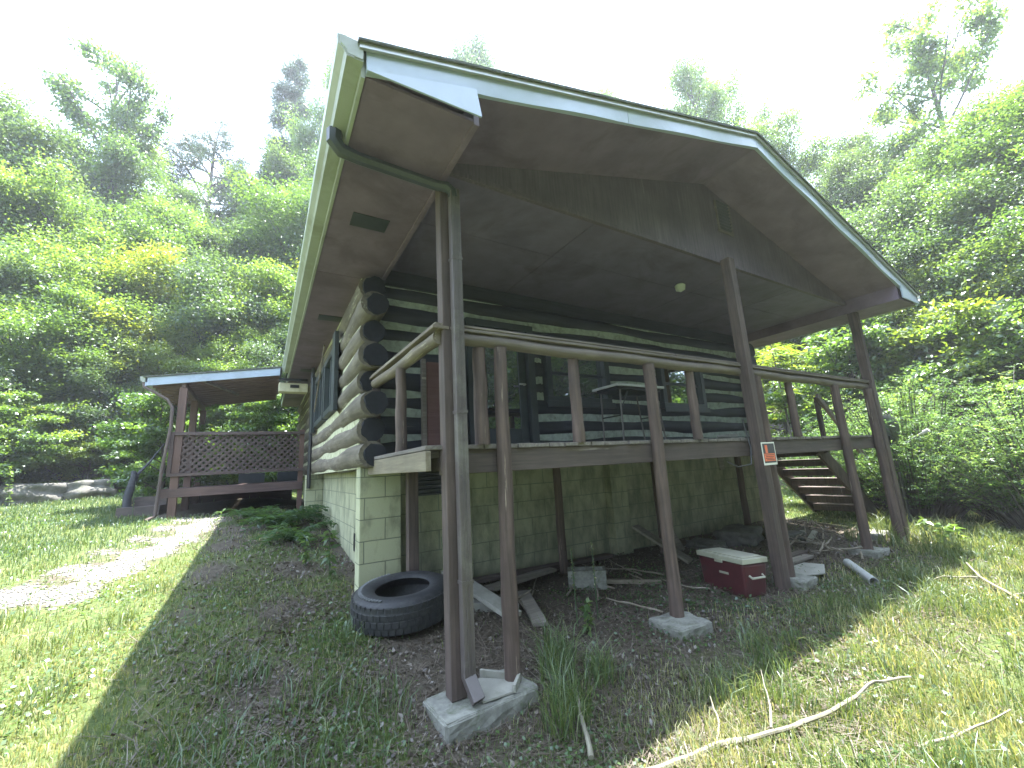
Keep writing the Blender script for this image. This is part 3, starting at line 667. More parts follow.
# ------------------------------------------------------------------ footings (concrete blocks under the posts)
def footing(x0, x1, y0, y1, z0, z1, label, rz=0.):
    c = ((x0 + x1) / 2, (y0 + y1) / 2)
    m4 = Matrix.Translation((c[0], c[1], 0)) @ Matrix.Rotation(rz, 4, 'Z') @ Matrix.Translation((-c[0], -c[1], 0))
    b = MB(); n = 5
    b.box(x0, x1, y0, y1, z0, z1, m4)
    o = b.build('concrete_footing', M['concrete'], None, 0, loc=(c[0], c[1], z0)); bm = bmesh.new(); bm.from_mesh(o.data)
    bmesh.ops.bevel(bm, geom=bm.edges[:], offset=.014, segments=1, affect='EDGES'); bmesh.ops.subdivide_edges(bm, edges=bm.edges[:], cuts=6, use_grid_fill=True)
    for v_ in bm.verts:
        p_ = v_.co; q_ = .007 * math.sin(p_.x * 31 + z1 * 50) * math.sin(p_.y * 37 + p_.z * 29) + random.uniform(-.003, .003); v_.co += v_.normal * q_
    bm.to_mesh(o.data); bm.free(); tag(o, label, 'footing'); return o
footing(-.13, .50, -.17, .17, -1.78, -1.495, 'long mossy concrete footing under the paired corner posts beside the downspout', R(3))
footing(1.76, 2.13, -.24, .10, -1.66, -1.455, 'square concrete footing under the lone round log post in the middle of the deck front', R(-6))
footing(3.66, 3.96, -.2, .12, -1.7, -1.455, 'small concrete footing right of the red cooler under the post with the sign', R(4))
footing(5.6, 5.98, -.16, .16, -1.7, -1.465, 'half buried concrete footing under the last lone log post near the white pipe', R(-3))
footing(6.7, 7.25, .2, .5, -1.75, -1.44, 'broken concrete footing behind the far corner posts', R(10))

# splash tray by the downspout
t = thing('splash_tray', (.28, -.02, -1.495), 'pale angular splash tray lying on the footing under the downspout outlet', 'splash tray')
tr = MB().add([(.13, -.13, -1.488), (.33, -.14, -1.488), (.42, -.04, -1.488), (.24, .13, -1.488), (.12, .1, -1.488)] + [(.13, -.13, -1.478), (.33, -.14, -1.478), (.42, -.04, -1.478), (.24, .13, -1.478), (.12, .1, -1.478)],
              [(0, 1, 2, 3, 4), (9, 8, 7, 6, 5)] + [(i, i + 5, (i + 1) % 5 + 5, (i + 1) % 5) for i in range(5)])
tr.build('tray_base', M['pale_panel'], t)
rm = MB(); rm.bar((.33, -.145, -1.465), (.43, -.04, -1.465), .02, .045); rm.bar((.43, -.04, -1.465), (.25, .15, -1.46), .02, .045); rm.build('rim', M['pale_panel'], t, .003)

# ------------------------------------------------------------------ objects
# tyre lying on its side
tz = hz(.06, 1.22)
ty = thing('tyre', (.06, 1.22, tz), 'big worn black truck tyre lying flat beside the block pier', 'tyre')
KZ = .84
prof = [(.235, .04), (.225, .02), (.25, .0), (.33, -.01), (.385, .02), (.405, .05), (.413, .10), (.414, .2), (.405, .25), (.385, .28), (.33, .31), (.25, .30), (.225, .28), (.235, .26), (.30, .24), (.34, .16), (.30, .06)]; prof = [(a_, b_ * KZ) for a_, b_ in prof]
A3 = Matrix.Rotation(R(4), 3, 'X') @ Matrix.Rotation(R(-3), 3, 'Y')
MB().lathe(prof, (.06, 1.22, tz + .01), A3, 64).build('sidewall', M['rubber'], ty, smooth=True)
tl = MB()
for ring, (za, zb_) in enumerate(((.035, .085), (.095, .15), (.16, .21), (.22, .268))):
    for k in range(46):
        a = 2 * math.pi * (k + .5 * (ring % 2)) / 46
        m4 = Matrix.Translation(Vector((.06, 1.22, tz + .01))) @ (A3 @ Matrix.Rotation(a, 3, 'Z')).to_4x4()
        rr = .404 if ring in (0, 3) else .4125
        tl.box(rr - .01, rr + .006, -.023, .023, za * KZ, zb_ * KZ, m4)
tl.build('tread', M['rubber'], ty, .003)
lt_ = MB()
for k in range(26):
    a = R(95) + k * R(5.2)
    m4 = Matrix.Translation(Vector((.06, 1.22, tz + .01))) @ (A3 @ Matrix.Rotation(a, 3, 'Z')).to_4x4()
    lt_.box(.325, .36, -.010, .010, .303 * KZ, .3095 * KZ, m4)
lt_.build('raised_marking', M['rubber_letter'], ty)

# cooler
cz_ = hz(3.22, .26)
ang = math.atan2(.57, .10)
m4 = Matrix.Translation((3.22, .26, cz_ - .02)) @ Matrix.Rotation(ang, 4, 'Z') @ Matrix.Rotation(R(2), 4, 'X') @ Matrix.Scale(.95, 4)
co = thing('cooler', (3.22, .26, cz_ - .02), 'dark red picnic cooler with a dirty white lid sitting under the deck', 'cooler')
b = MB(); vs = []
for z, hx, hy in ((0, .275, .145), (.33, .30, .168)): vs += [(-hx, -hy, z), (hx, -hy, z), (hx, hy, z), (-hx, hy, z)]
b.add([m4 @ Vector(v) for v in vs], [(0, 3, 2, 1), (4, 5, 6, 7), (0, 1, 5, 4), (1, 2, 6, 5), (2, 3, 7, 6), (3, 0, 4, 7)])
b.build('body', M['cooler_red'], co, .022)
b = MB().box(-.31, .31, -.178, .178, .334, .385, m4).box(-.27, .27, -.14, .14, .386, .398, m4); b.build('lid', M['cooler_white'], co, .016)
for s in (-1, 1):
    b = MB(); b.tube([m4 @ Vector((s * .292, -.09, .22)), m4 @ Vector((s * .325, -.085, .20)), m4 @ Vector((s * .325, .085, .20)), m4 @ Vector((s * .292, .09, .22))], .011, 8); b.build('handle', M['cooler_white'], co, smooth=True)
MB().box(-.10, .02, .1585, .1625, .20, .222, m4).build('badge', M['cooler_white'], co)
MB().box(-.05, .05, .172, .186, .31, .35, m4).build('latch', M['cooler_white'], co, .004)

# warning sign on the square post with the marks it carries
sg_ = thing('warning_sign', (3.62, -.115, -.17), 'small black and orange warning sign with white border nailed to the square middle post', 'sign')
sx0, sx1, sz0, sz1, sy = 3.50, 3.755, -.30, -.06, -.106
MB().box(sx0, sx1, sy - .004, sy, sz0, sz1).build('sign_plate', M['sign_white'], sg_)
MB().box(sx0 + .014, sx1 - .014, sy - .0055, sy - .0042, sz0 + .022, sz1 - .014).build('sign_field', M['sign_black'], sg_)
mk = MB(); mk.box(sx0 + .055, sx0 + .10, sy - .0075, sy - .0058, sz0 + .125, sz1 - .03); mk.box(sx0 + .02, sx1 - .03, sy - .0075, sy - .0058, sz0 + .04, sz0 + .12)
mk.build('sign_mark', M['sign_orange'], sg_)
ln = MB()
for k, (a, b_, zz) in enumerate(((.04, .19, .102), (.05, .20, .084), (.035, .17, .066), (.06, .20, .052))):
    xx = a
    while xx < b_:
        l = random.uniform(.008, .02); ln.box(sx0 + xx, sx0 + xx + l, sy - .009, sy - .0078, sz0 + zz, sz0 + zz + .007); xx += l + .006
ln.build('sign_lettering', M['sign_black'], sg_)

# cinder block
def cinder(x, y, rz, label, z=None, ry=0.):
    zz = hz(x, y) - .01 if z is None else z
    c = thing('cinder_block', (x, y, zz), label, 'cinder block')
    m = Matrix.Translation((x, y, zz)) @ Matrix.Rotation(rz, 4, 'Z') @ Matrix.Rotation(ry, 4, 'Y')
    b = MB(); 
    b.box(-.2, .2, -.1, -.068, 0, .19, m).box(-.2, .2, .068, .1, 0, .19, m)
    for a in (-.2, -.016, .168): b.box(a, a + .032, -.067, .067, 0, .19, m)
    b.build('block', M['concrete'], c, .005); return c
cinder(2.02, 1.15, R(-38), 'grey cinder block standing on the litter beside the thin rear post')
# slabs leaning / lying under the deck
def rock(name, c, s, label, cat, seed, mat='stone', group=None, rz=0., flat=1.):
    r = random.Random(seed); bm = bmesh.new(); bmesh.ops.create_icosphere(bm, subdivisions=4, radius=1)
    ph = [r.uniform(0, 6) for _ in range(6)]
    for v in bm.verts:
        p = v.co; q = max(abs(p.x), abs(p.y), abs(p.z)); p2 = p / q * .55 + p * .45
        n_ = .10 * math.sin(p.x * 4 + ph[0]) * math.sin(p.y * 4 + ph[1]) + .07 * math.sin(p.z * 6 + ph[2] + p.x * 5) + .05 * math.sin(p.y * 9 + ph[3] + 3 * p.x) + .03 * math.sin(p.x * 17 + ph[4] + 4 * p.z) * math.sin(p.z * 15 + ph[5]) 
        v.co = Matrix.Rotation(rz, 3, 'Z') @ Vector((p2.x * s[0] * (1 + n_), p2.y * s[1] * (1 + n_), p2.z * s[2] * (1 + n_ * flat)))
    me = bpy.data.meshes.new(name); bm.to_mesh(me); bm.free(); me.materials.append(M[mat])
    me.polygons.foreach_set('use_smooth', [True] * len(me.polygons)); o = bpy.data.objects.new(name, me); COL.objects.link(o); o.location = c; tag(o, label, cat, group); return o
rock('stone_slab', (5.2, 1.35, hz(5.2, 1.35) + .08), (.42, .28, .12), 'large grey stone slab lying under the deck behind the cooler', 'stone', 3, rz=.3)
rock('stone_slab', (5.75, 1.0, hz(5.75, 1.0) + .06), (.26, .2, .07), 'smaller flat stone slab right of the large slab under the deck', 'stone', 4)
rock('stone_slab', (4.35, 1.35, hz(4.35, 1.35) + .05), (.16, .25, .06), 'narrow tilted stone slab left of the large slab under the deck', 'stone', 9)
def plank(a, b, w, t, label, mat='plank', name='plank', group=None, upv=(0, 0, 1), cat='plank'):
    c = (Vector(a) + Vector(b)) / 2
    o = MB().bar(a, b, w, t, upv).build(name, M[mat], None, .003, loc=(c.x, c.y, min(a[2], b[2]))); tag(o, label, cat, group); return o
plank((3.3, 1.62, hz(3.3, 1.6) + .38), (3.55, 1.0, hz(3.5, 1.0) + .04), .19, .03, 'grey board leaning against the block pilaster below the deck')
plank((4.02, 1.8, hz(4, 1.8) + .45), (3.98, 1.45, hz(4, 1.4) + .02), .10, .03, 'short board propped upright beside the rear round post')
plank((.62, 1.62, hz(.6, 1.6) + .22), (.86, .72, hz(.86, .72) + .06), .16, .04, 'pale beam leaning down behind the corner post and tyre', 'pale_panel')
plank((.55, 1.18, hz(.55, 1.18) + .04), (1.05, 1.0, hz(1.05, 1.0) + .04), .15, .07, 'short pale timber block on the litter right of the corner post', 'pale_panel')
plank((.9, 1.70, hz(.9, 1.7) + .06), (2.9, 1.72, hz(2.9, 1.7) + .05), .12, .04, 'long dark plank lying along the foot of the foundation wall', 'rim')
plank((1.0, 1.45, hz(1, 1.45) + .05), (1.9, 1.62, hz(1.9, 1.6) + .08), .16, .03, 'dark plank lying askew near the foundation wall')
plank((1.3, 1.3, hz(1.3, 1.3) + .03), (1.0, .55, hz(1., .55) + .03), .12, .03, 'weathered plank pointing out from the wall among the litter')
plank((2.2, 1.05, hz(2.2, 1.05) + .05), (2.7, .75, hz(2.7, .75) + .02), .05, .04, 'thin grey lath beside the cinder block', 'twig')
plank((4.35, .32, hz(4.4, .3) + .03), (5.0, .35, hz(5, .3) + .03), .12, .03, 'grey plank lying behind the pale sheet near the sign post')
plank((4.4, .42, hz(4.4, .42) + .03), (5.15, .48, hz(5.1, .5) + .03), .10, .03, 'brown plank lying second behind the pale sheet', 'rim')
plank((5.7, .82, hz(5.7, .8) + .03), (6.4, 1.05, hz(6.4, 1) + .05), .07, .03, 'left of two pale laths in front of the stairs', 'pale_panel')
plank((5.85, .72, hz(5.8, .7) + .03), (6.5, .92, hz(6.5, .9) + .05), .07, .03, 'right of two pale laths in front of the stairs', 'pale_panel')
sh = MB(); zz = hz(4.4, .05); sh.add([(3.98, .0, zz + .03), (4.3, -.12, zz + .03), (4.62, .02, zz + .045), (4.58, .22, zz + .04), (4.05, .24, zz + .035)] + [(3.98, .0, zz + .045), (4.3, -.12, zz + .045), (4.62, .02, zz + .06), (4.58, .22, zz + .055), (4.05, .24, zz + .05)],
    [(0, 1, 2, 3, 4), (9, 8, 7, 6, 5)] + [(i, i + 5, (i + 1) % 5 + 5, (i + 1) % 5) for i in range(5)])
tag(sh.build('broken_sheet', M['pale_panel'], None, .003, loc=(4.3, .05, zz)), 'broken pale sheet lying on the ground right of the sign post', 'sheet')
# white plastic pipe
zz = hz(4.7, -.28) + .05
pp = MB(); a = Vector((5.02, -.05, zz)); b_ = Vector((4.42, -.50, hz(4.4, -.5) + .05)); dirv = (b_ - a).normalized()
n = 20; sdv = dirv.cross(Vector((0, 0, 1))).normalized(); uv = sdv.cross(dirv); vs = []
for rr in (.045, .038):
    for p in (a, b_):
        vs += [p + sdv * math.cos(2 * math.pi * j / n) * rr + uv * math.sin(2 * math.pi * j / n) * rr for j in range(n)]
fs = []
for j in range(n):
    k = (j + 1) % n
    fs += [(j, k, n + k, n + j), (2 * n + k, 2 * n + j, 3 * n + j, 3 * n + k), (k, j, 2 * n + j, 2 * n + k), (n + j, n + k, 3 * n + k, 3 * n + j)]
pp.add(vs, fs); tag(pp.build('plastic_pipe', M['white_pvc'], None, 0, True, loc=(4.7, -.28, zz - .05)), 'short length of white plastic pipe lying on the ground', 'pipe')
# folding table on the deck
tb = thing('folding_table', (3.05, 1.25, 0), 'small folding table with white edged top and dark tube legs on the deck', 'table')
tt_ = MB(); tt_.box(2.62, 3.48, 1.0, 1.02, .735, .765); tt_.box(2.62, 3.48, 1.43, 1.45, .735, .765); tt_.box(2.62, 2.64, 1.02, 1.43, .735, .765); tt_.box(3.46, 3.48, 1.02, 1.43, .735, .765); tt_.build('table_edge', M['white_pvc'], tb, .003)
MB().box(2.641, 3.459, 1.021, 1.429, .742, .762).build('table_top', M['frame'], tb)
MB().box(2.66, 3.44, 1.04, 1.41, .70, .741).build('apron', M['dark_metal'], tb, .003)
for x, dx in ((2.72, -.02), (3.38, .08)):
    for y in (1.06, 1.40): MB().tube([(x, y, .70), (x + dx, y, .0)], .010, 8).build('leg', M['brown_metal'], tb, smooth=True)
    MB().tube([(x + dx * .45, 1.06, .38), (x + dx * .45, 1.40, .38)], .009, 6).build('stretcher', M['dark_metal'], tb)
MB().tube([(2.86, 1.06, .70), (2.74, 1.06, .5)], .008, 6).build('brace', M['dark_metal'], tb)
# reddish door panel leaning by the corner
rp = thing('door_panel', (.82, 1.72, 0), 'reddish brown panelled door leaf standing against the log wall', 'door panel')
MB().box(.46, .92, 1.715, 1.75, .0, 1.02).build('panel_leaf', M['red_panel'], rp, .004)
MB().box(.41, .457, 1.70, 1.755, .0, 1.06).build('panel_edge', M['rail'], rp, .004)
gr = MB()
for k in range(5): gr.box(.47, .91, 1.708, 1.713, .06 + .2 * k, .23 + .2 * k)
gr.build('raised_board', M['red_panel'], rp, .002)
# pale boards lying on the deck floor
for (x0, x1, y0, y1, h, lab) in ((2.85, 3.45, .9, 1.1, .05, 'bundle of pale boards lying on the deck under the folding table'), (3.5, 4.1, .8, 1.0, .045, 'flat pale board lying on the deck right of the folding table'), (4.3, 4.62, .7, .95, .09, 'small pale box lying on the deck left of the sign post')):
    b = MB(); b.box(x0, x1, y0, y0 + (y1 - y0) * .48, .003, h * .6); b.box(x0 + .05, x1 - .02, y0 + (y1 - y0) * .52, y1, .003, h * .7); b.box(x0 + .02, x1 - .1, y0 + .03, y1 - .04, h * .7 + .002, h + .01)
    tag(b.build('board_bundle' if 'bundle' in lab else 'pale_board' if 'flat' in lab else 'small_box', M['pale_panel'], None, .003, loc=((x0 + x1) / 2, (y0 + y1) / 2, 0)), lab, 'boards' if 'box' not in lab else 'box')
# cream box hung under the side porch corner, with a lamp and a bell
bx = thing('utility_box', (-.55, 6.75, 1.6), 'cream box with dark openings hanging under the eave at the side porch', 'box')
MB().box(-.86, -.34, 6.62, 6.86, 1.55, 1.73).build('box_body', M['cream_box'], bx, .01)
MB().box(-.66, -.50, 6.605, 6.619, 1.63, 1.69).build('box_slot', M['dark_metal'], bx)
MB().box(-.86, -.35, 6.56, 6.61, 1.76, 1.81).build('bracket', M['dark_metal'], bx)
# satellite dish behind the far corner post
dz = hz(8.35, .30)
sdh = thing('satellite_dish', (8.35, .30, dz), 'dark grey satellite dish with a pale arm behind the far corner post', 'satellite dish')
ax = Matrix.Rotation(R(62), 3, 'X') @ Matrix.Identity(3); ax = Matrix.Rotation(R(165), 3, 'Z') @ Matrix.Rotation(R(75), 3, 'X')
dp = [(.001, .0), (.12, .006), (.24, .026), (.34, .055), (.345, .062), (.24, .036), (.12, .016), (.001, .01)]
MB().lathe(dp, (8.35, .30, .02), ax, 32).build('dish', plain('dish_grey', (.06, .065, .07), .15, .5, 6), sdh, smooth=True)
MB().tube([(8.35, .30, dz - .1), (8.35, .30, .0)], .025, 8).build('mast', M['dark_metal'], sdh, smooth=True)
MB().tube([(8.30, .12, -.14), (8.18, -.20, .02)], .016, 8).build('arm', M['white_pvc'], sdh)
MB().tube([(8.185, -.18, .01), (8.175, -.25, .04)], .03, 8).build('receiver', M['white_pvc'], sdh)

# boulders and timbers on the lawn
def gl(px, dist):
    d = ray(px, 455); h = math.hypot(d[0], d[1]); return CAM[0] + d[0] / h * dist, CAM[1] + d[1] / h * dist
for px, dist, s, lab, sd_ in ((45, 17.6, (.95, .6, .30), 'low pale grey boulder at the lawn edge, leftmost of the rock pile', 1), (92, 17.8, (.9, .6, .32), 'weathered brown boulder in the middle of the rock pile at the lawn edge', 2), (97, 19.6, (1.0, .6, .5), 'tall mossy boulder behind the low rocks at the lawn edge', 5), (120, 19., (.4, .4, .3), 'small boulder at the right end of the rock pile by the lawn', 6)):
    x, y = gl(px, dist); rock('boulder', (x, y, hz(x, y) + s[2] * .6), s, lab, 'boulder', sd_, rz=sd_)
for (x0, y0, x1, y1, h, lab) in ((-3.35, 8.3, -2.7, 8.2, .18, 'lower grey timber step in front of the side porch'), (-3.2, 8.65, -2.65, 8.55, .32, 'upper grey timber step against the side porch')):
    z = hz(x0, y0); plank((x0, y0, z + h / 2), (x1, y1, z + h / 2), .30, h, lab, 'rim', 'timber_step', cat='step')

# dark broken trunk on the lawn before the side porch
x, y = gl(134, 11.2); z = hz(x, y); tk = MB().tube([(x, y, z - .1), (x - .02, y, z + .35), (x + .05, y, z + .75), (x + .02, y, z + .86)], [.085, .07, .062, .04], 10, True, .1).tube([(x + .04, y, z + .72), (x + .22, y + .1, z + 1.0), (x + .42, y + .2, z + 1.4)], [.03, .02, .01], 7)
tag(tk.build('tree_snag', M['log'], None, 0, True, loc=(x, y, z)), 'slim dark broken trunk with one slanting limb beside the timber steps', 'tree trunk')

# fallen branches and twigs
def branch(name, pts, r0, r1, label, mat='bleached', subs=(), group=None, cat='branch', lift=.03):
    def sm(ps):
        out = []
        for i in range(len(ps) - 1):
            for k in range(4): out.append(Vector(ps[i]).lerp(Vector(ps[i + 1]), k / 4))
        out.append(Vector(ps[-1]));
        for i, p in enumerate(out):
            p.x += .005 * math.sin(i * .9) + .002 * math.sin(i * 2.9); p.y += .005 * math.cos(i * .8); p.z += .004 * math.sin(i * 1.7)
        return out
    mb = MB(); P = [(x, y, hz(x, y) + lift + z) for x, y, z in pts]; q = sm(P); n = len(q)
    mb.tube(q, [r0 + (r1 - r0) * i / (n - 1) for i in range(n)], 8, True, .08)
    for s in subs:
        P = [(x, y, hz(x, y) + lift + z) for x, y, z in s]; q = sm(P); n = len(q)
        mb.tube(q, [r1 * 1.3 * (1 - .75 * i / (n - 1)) for i in range(n)], 6, True, .05)
    o = mb.build(name, M[mat], None, 0, True, loc=P[0]); tag(o, label, cat, group); return o
branch('fallen_branch', [(.36, -.83, .0), (.66, -.93, .0), (.98, -1.01, .0), (1.28, -1.11, .01), (1.55, -1.19, .02), (1.85, -1.24, .05), (2.12, -1.27, .09), (2.35, -1.36, .10)], .017, .006,
       'long bleached fallen branch lying across the sunny grass in front', 'bleached', [[(1.3, -1.11, .02), (1.48, -1.0, .06), (1.62, -.90, .13)], [(.98, -1.01, 0), (1.12, -.93, .03), (1.2, -.84, .07)]])
branch('fallen_branch', [(4.55, -1.55, .02), (4.9, -1.35, .03), (5.4, -1.05, .04), (5.9, -.85, .05)], .016, .008, 'bleached forked branch lying in the sunny grass near the yew bush', 'bleached', [[(5.4, -1.05, .03), (5.1, -.85, .05), (4.85, -.75, .02)], [(4.9, -1.35, .03), (5.2, -1.4, .04), (5.5, -1.35, .03)]])
branch('fallen_branch', [(1.75, -1.55, .0), (2.1, -1.62, .02), (2.5, -1.72, .04)], .008, .004, 'thin yellowish twig lying on the grass beside the long bleached branch', 'bleached')
branch('fallen_branch', [(.42, -.72, .02), (.52, -.55, .04), (.62, -.38, .06)], .014, .009, 'short pale stick poking out of the grass below the corner footing', 'bleached')
k = 0
for i in range(16):
    x = random.uniform(5.2, 6.7); y = random.uniform(.05, .95); a = random.uniform(0, 3.1); L = random.uniform(.3, .8)
    branch('brush_stick', [(x - L / 2 * math.cos(a), y - L / 2 * math.sin(a), random.uniform(0, .10)), (x, y, random.uniform(.03, .10)), (x + L / 2 * math.cos(a), y + L / 2 * math.sin(a), random.uniform(.0, .16))], .013, .006,
           'dry stick in the tangled brush pile below the far end of the deck', 'twig', group='sticks of the brush pile', cat='stick')
for i in range(14):
    x = random.uniform(.9, 3.0); y = random.uniform(.2, 1.4); a = random.uniform(0, 3.1); L = random.uniform(.25, .7)
    branch('loose_stick', [(x - L / 2 * math.cos(a), y - L / 2 * math.sin(a), .0), (x, y, random.uniform(.0, .03)), (x + L / 2 * math.cos(a), y + L / 2 * math.sin(a), random.uniform(.0, .06))], .01, .005,
           'dry stick scattered on the leaf litter beneath the deck', 'twig', group='sticks scattered under the deck', cat='stick')

# ------------------------------------------------------------------ foliage
def leaves(P, L, Wd, nrm_jit, dirs=None, droop=.25, upb=1.0):
    n = len(P); N = rng.normal(size=(n, 3)) * nrm_jit + np.array([0, 0, upb]); N /= np.linalg.norm(N, axis=1)[:, None]
    D = rng.normal(size=(n, 3)) if dirs is None else dirs + rng.normal(size=(n, 3)) * .45
    D -= N * (D * N).sum(1)[:, None]; D /= np.linalg.norm(D, axis=1)[:, None] + 1e-9
    S = np.cross(N, D); l = (L * rng.uniform(.65, 1.25, n))[:, None]; w_ = (Wd * rng.uniform(.7, 1.2, n))[:, None]
    a = P; b = P + D * l * .45 + S * w_ * .5 + N * w_ * .12; c = P + D * l - N * l * droop; d = P + D * l * .45 - S * w_ * .5 + N * w_ * .12
    V = np.stack([a, b, c, d], 1).reshape(-1, 3); return V, np.arange(n * 4).reshape(-1, 4)
def tree_mesh(h, r, base, nl, per, leafL, seed, kind='broad'):
    rd = random.Random(seed); tb = MB(); pts = []; tw = []; dirs = []
    tr = []; lean = rd.uniform(-.04, .04), rd.uniform(-.04, .04)
    for i in range(9):
        t = i / 8; tr.append(Vector((lean[0] * h * t + .10 * math.sin(t * 5 + seed), lean[1] * h * t + .1 * math.cos(t * 4 + seed * 2), h * t * .96)))
    r0 = .016 * h
    tb.tube(tr, [r0 * (1 - .9 * i / 8) + .012 for i in range(9)], 8, True, .06)
    def at(t): f = t * 8; i = min(7, int(f)); return tr[i].lerp(tr[i + 1], f - i)
    for li in range(nl):
        t = base + (1 - base) * ((li + rd.random()) / nl) ** .9; az = li * 2.4 + rd.uniform(-.5, .5)
        u = (t - base) / (1 - base)
        if kind == 'pine': prof = (1 - u) * .9 + .12; el = R(rd.uniform(-8, 18))
        elif kind == 'round': prof = math.sqrt(max(.05, 1 - (2 * u - .8) ** 2 * .7)); el = R(rd.uniform(10, 40))
        elif kind == 'fork': prof = .45 + .55 * math.sin(math.pi * min(1, u + .15)); el = R(rd.uniform(25, 60))
        else: prof = (.55 + .75 * u) if u < .45 else .9 * math.sqrt(max(.03, 1 - ((u - .45) / .56) ** 2)); el = R(rd.uniform(5, 38) + 22 * u)
        Ln = r * prof * rd.uniform(.65, 1.18); p = at(min(.99, t)); d = Vector((math.cos(az) * math.cos(el), math.sin(az) * math.cos(el), math.sin(el)))
        seg = 6; lp = [p.copy()]
        for k in range(seg):
            d = (d + Vector((rd.uniform(-.18, .18), rd.uniform(-.18, .18), rd.uniform(-.16, .06)))).normalized(); p = p + d * Ln / seg; lp.append(p.copy())
        rr = max(.012, r0 * .42 * (1 - t * .6)); tb.tube(lp, [rr * (1 - .85 * k / seg) + .004 for k in range(seg + 1)], 5, False)
        ns = max(4, int(per * prof))
        for s in range(ns):
            f = rd.uniform(.22, 1.0) * seg; i = min(seg - 1, int(f)); q = lp[i].lerp(lp[i + 1], f - i)
            ld = (lp[i + 1] - lp[i]).normalized(); sdv = ld.cross(Vector((0, 0, 1)))
            if sdv.length < .1: sdv = Vector((1, 0, 0))
            sdv.normalize(); sg = rd.choice((-1, 1)); td = (ld * rd.uniform(.3, 1) + sdv * sg * rd.uniform(.3, 1.1) + Vector((0, 0, rd.uniform(-.15, .35)))).normalized()
            TL = Ln * rd.uniform(.18, .42) * (1.15 - .5 * f / seg); q2 = q + td * TL
            tb.tube([q, q2], [.012, .004], 4, False)
            tw.append((q, q2, rd.random()))
    return tb, tw
def crown_arrays(tw, nleaf, spread, flat, leafL, leafW, jit, seed, droop=.25, upb=1.):
    g = np.random.default_rng(seed); T = len(tw); A = np.array([t[0] for t in tw]); B = np.array([t[1] for t in tw]); tn = np.array([t[2] for t in tw])
    wts = np.linalg.norm(B - A, axis=1) + .15; wts *= g.uniform(.25, 1.6, T); ii = g.choice(T, nleaf, p=wts / wts.sum())
    f = g.uniform(.15, 1.1, nleaf)[:, None]; P = A[ii] + (B[ii] - A[ii]) * f + g.normal(size=(nleaf, 3)) * np.array([spread, spread, spread * flat])
    D = B[ii] - A[ii]; D /= np.linalg.norm(D, axis=1)[:, None] + 1e-9
    V, F = leaves(P, leafL, leafW, jit, D, droop, upb)
    tint = np.clip(tn[ii] * .55 + g.uniform(0, .45, nleaf), 0, 1); return V, F, np.repeat(tint, 4)
PROTO = {}
def proto(key, h, r, base, nl, per, nleaf, leafL, leafW, spread, flat, seed, mat='leaf', kind='broad', jit=.75, trunkmat='bark'):
    tb, tw = tree_mesh(h, r, base, nl, per, leafL, seed, kind)
    V, F, t = crown_arrays(tw, nleaf, spread, flat, leafL, leafW, jit, seed)
    me_t = tb.build('trunk', M[trunkmat], None, 0, 'all', fix=False); me_c = npmesh('crown', V, F, M[mat], t)
    a, b = me_t.data, me_c.data; bpy.data.objects.remove(me_t); bpy.data.objects.remove(me_c); a.name = key + '_trunk'; b.name = key + '_crown'
    PROTO[key] = (float(np.percentile(V[:, 2], 99.6)), a, b)
proto("tall0", 14, 3.6, .18, 46, 9, 80000, .12, .075, .35, .72, 1)
proto("tall1", 14, 3.2, .25, 42, 9, 72000, .12, .075, .37, .72, 2, mat='leaf_blue')
proto("tall2", 14, 4.2, .15, 50, 9, 85000, .125, .078, .37, .72, 3)
proto("mid0", 8, 2.9, .06, 44, 8, 59000, .098, .06, .27, .6, 4)
proto("mid1", 8, 2.5, .08, 40, 8, 54000, .098, .06, .27, .6, 5, "leaf_yellow")
proto("mid2", 8, 3.2, .05, 44, 8, 59000, .10, .062, .29, .6, 6, mat='leaf_blue')
proto('fork', 15, 4.0, .42, 20, 7, 11000, .20, .12, .26, .5, 7, 'leaf', 'fork')
proto('pine0', 15, 2.6, .30, 46, 8, 30000, .26, .05, .15, .5, 8, 'leaf_pine', 'pine', .9)
proto('pine1', 15, 3.0, .35, 44, 8, 26000, .26, .04, .20, .5, 9, 'leaf_pine', 'round', .9)
proto('shrub0', 3, 1.8, .02, 30, 7, 22000, .085, .055, .12, .4, 10)
proto('shrub1', 3, 1.6, .02, 28, 7, 20000, .09, .05, .12, .4, 12, 'leaf_yellow')
ncount = {}
def put_tree(key, name, x, y, height, label, group=None, cat='tree', rz=None, sx=1.0, sink=.1):
    h, a, b = PROTO[key]; s = height / h; sx = sx * (min(1, max(.5, 15 / height)) if 'shrub' not in key else 1)
    o = thing(name, (x, y, hz(x, y) - sink), label, cat, group); o.scale = (s * sx, s * sx, s); o.rotation_euler = (0, 0, random.uniform(0, 6.28) if rz is None else rz)
    for nm, me in (('trunk', a), ('crown', b)):
        c = bpy.data.objects.new(nm, me); COL.objects.link(c); c.parent = o
    return o
def tree_at(key, name, px, dist, topy, label, group=None, cat='tree', sx=1., rz=None):
    d = ray(px, topy); hh_ = math.hypot(d[0], d[1]); x = CAM[0] + d[0] / hh_ * dist; y = CAM[1] + d[1] / hh_ * dist; z = CAM[2] + d[2] / math.hypot(d[0], d[1]) * dist
    return put_tree(key, name, x, y, max(1.0, z - hz(x, y) + .1), label, group, cat, rz, sx)
WL = 'leafy broadleaf tree packed into the wood on the slope left of the cabin'; WLg = 'broadleaf trees of the wood left of the cabin'
WR = 'leafy broadleaf tree packed into the wood right of the cabin'; WRg = 'broadleaf trees of the wood right of the cabin'
tree_at('tall1', 'broadleaf_tree', 20, 26, 98, 'dark limbed broadleaf tree whose open top stands at the far left edge of the wood', sx=1.05)
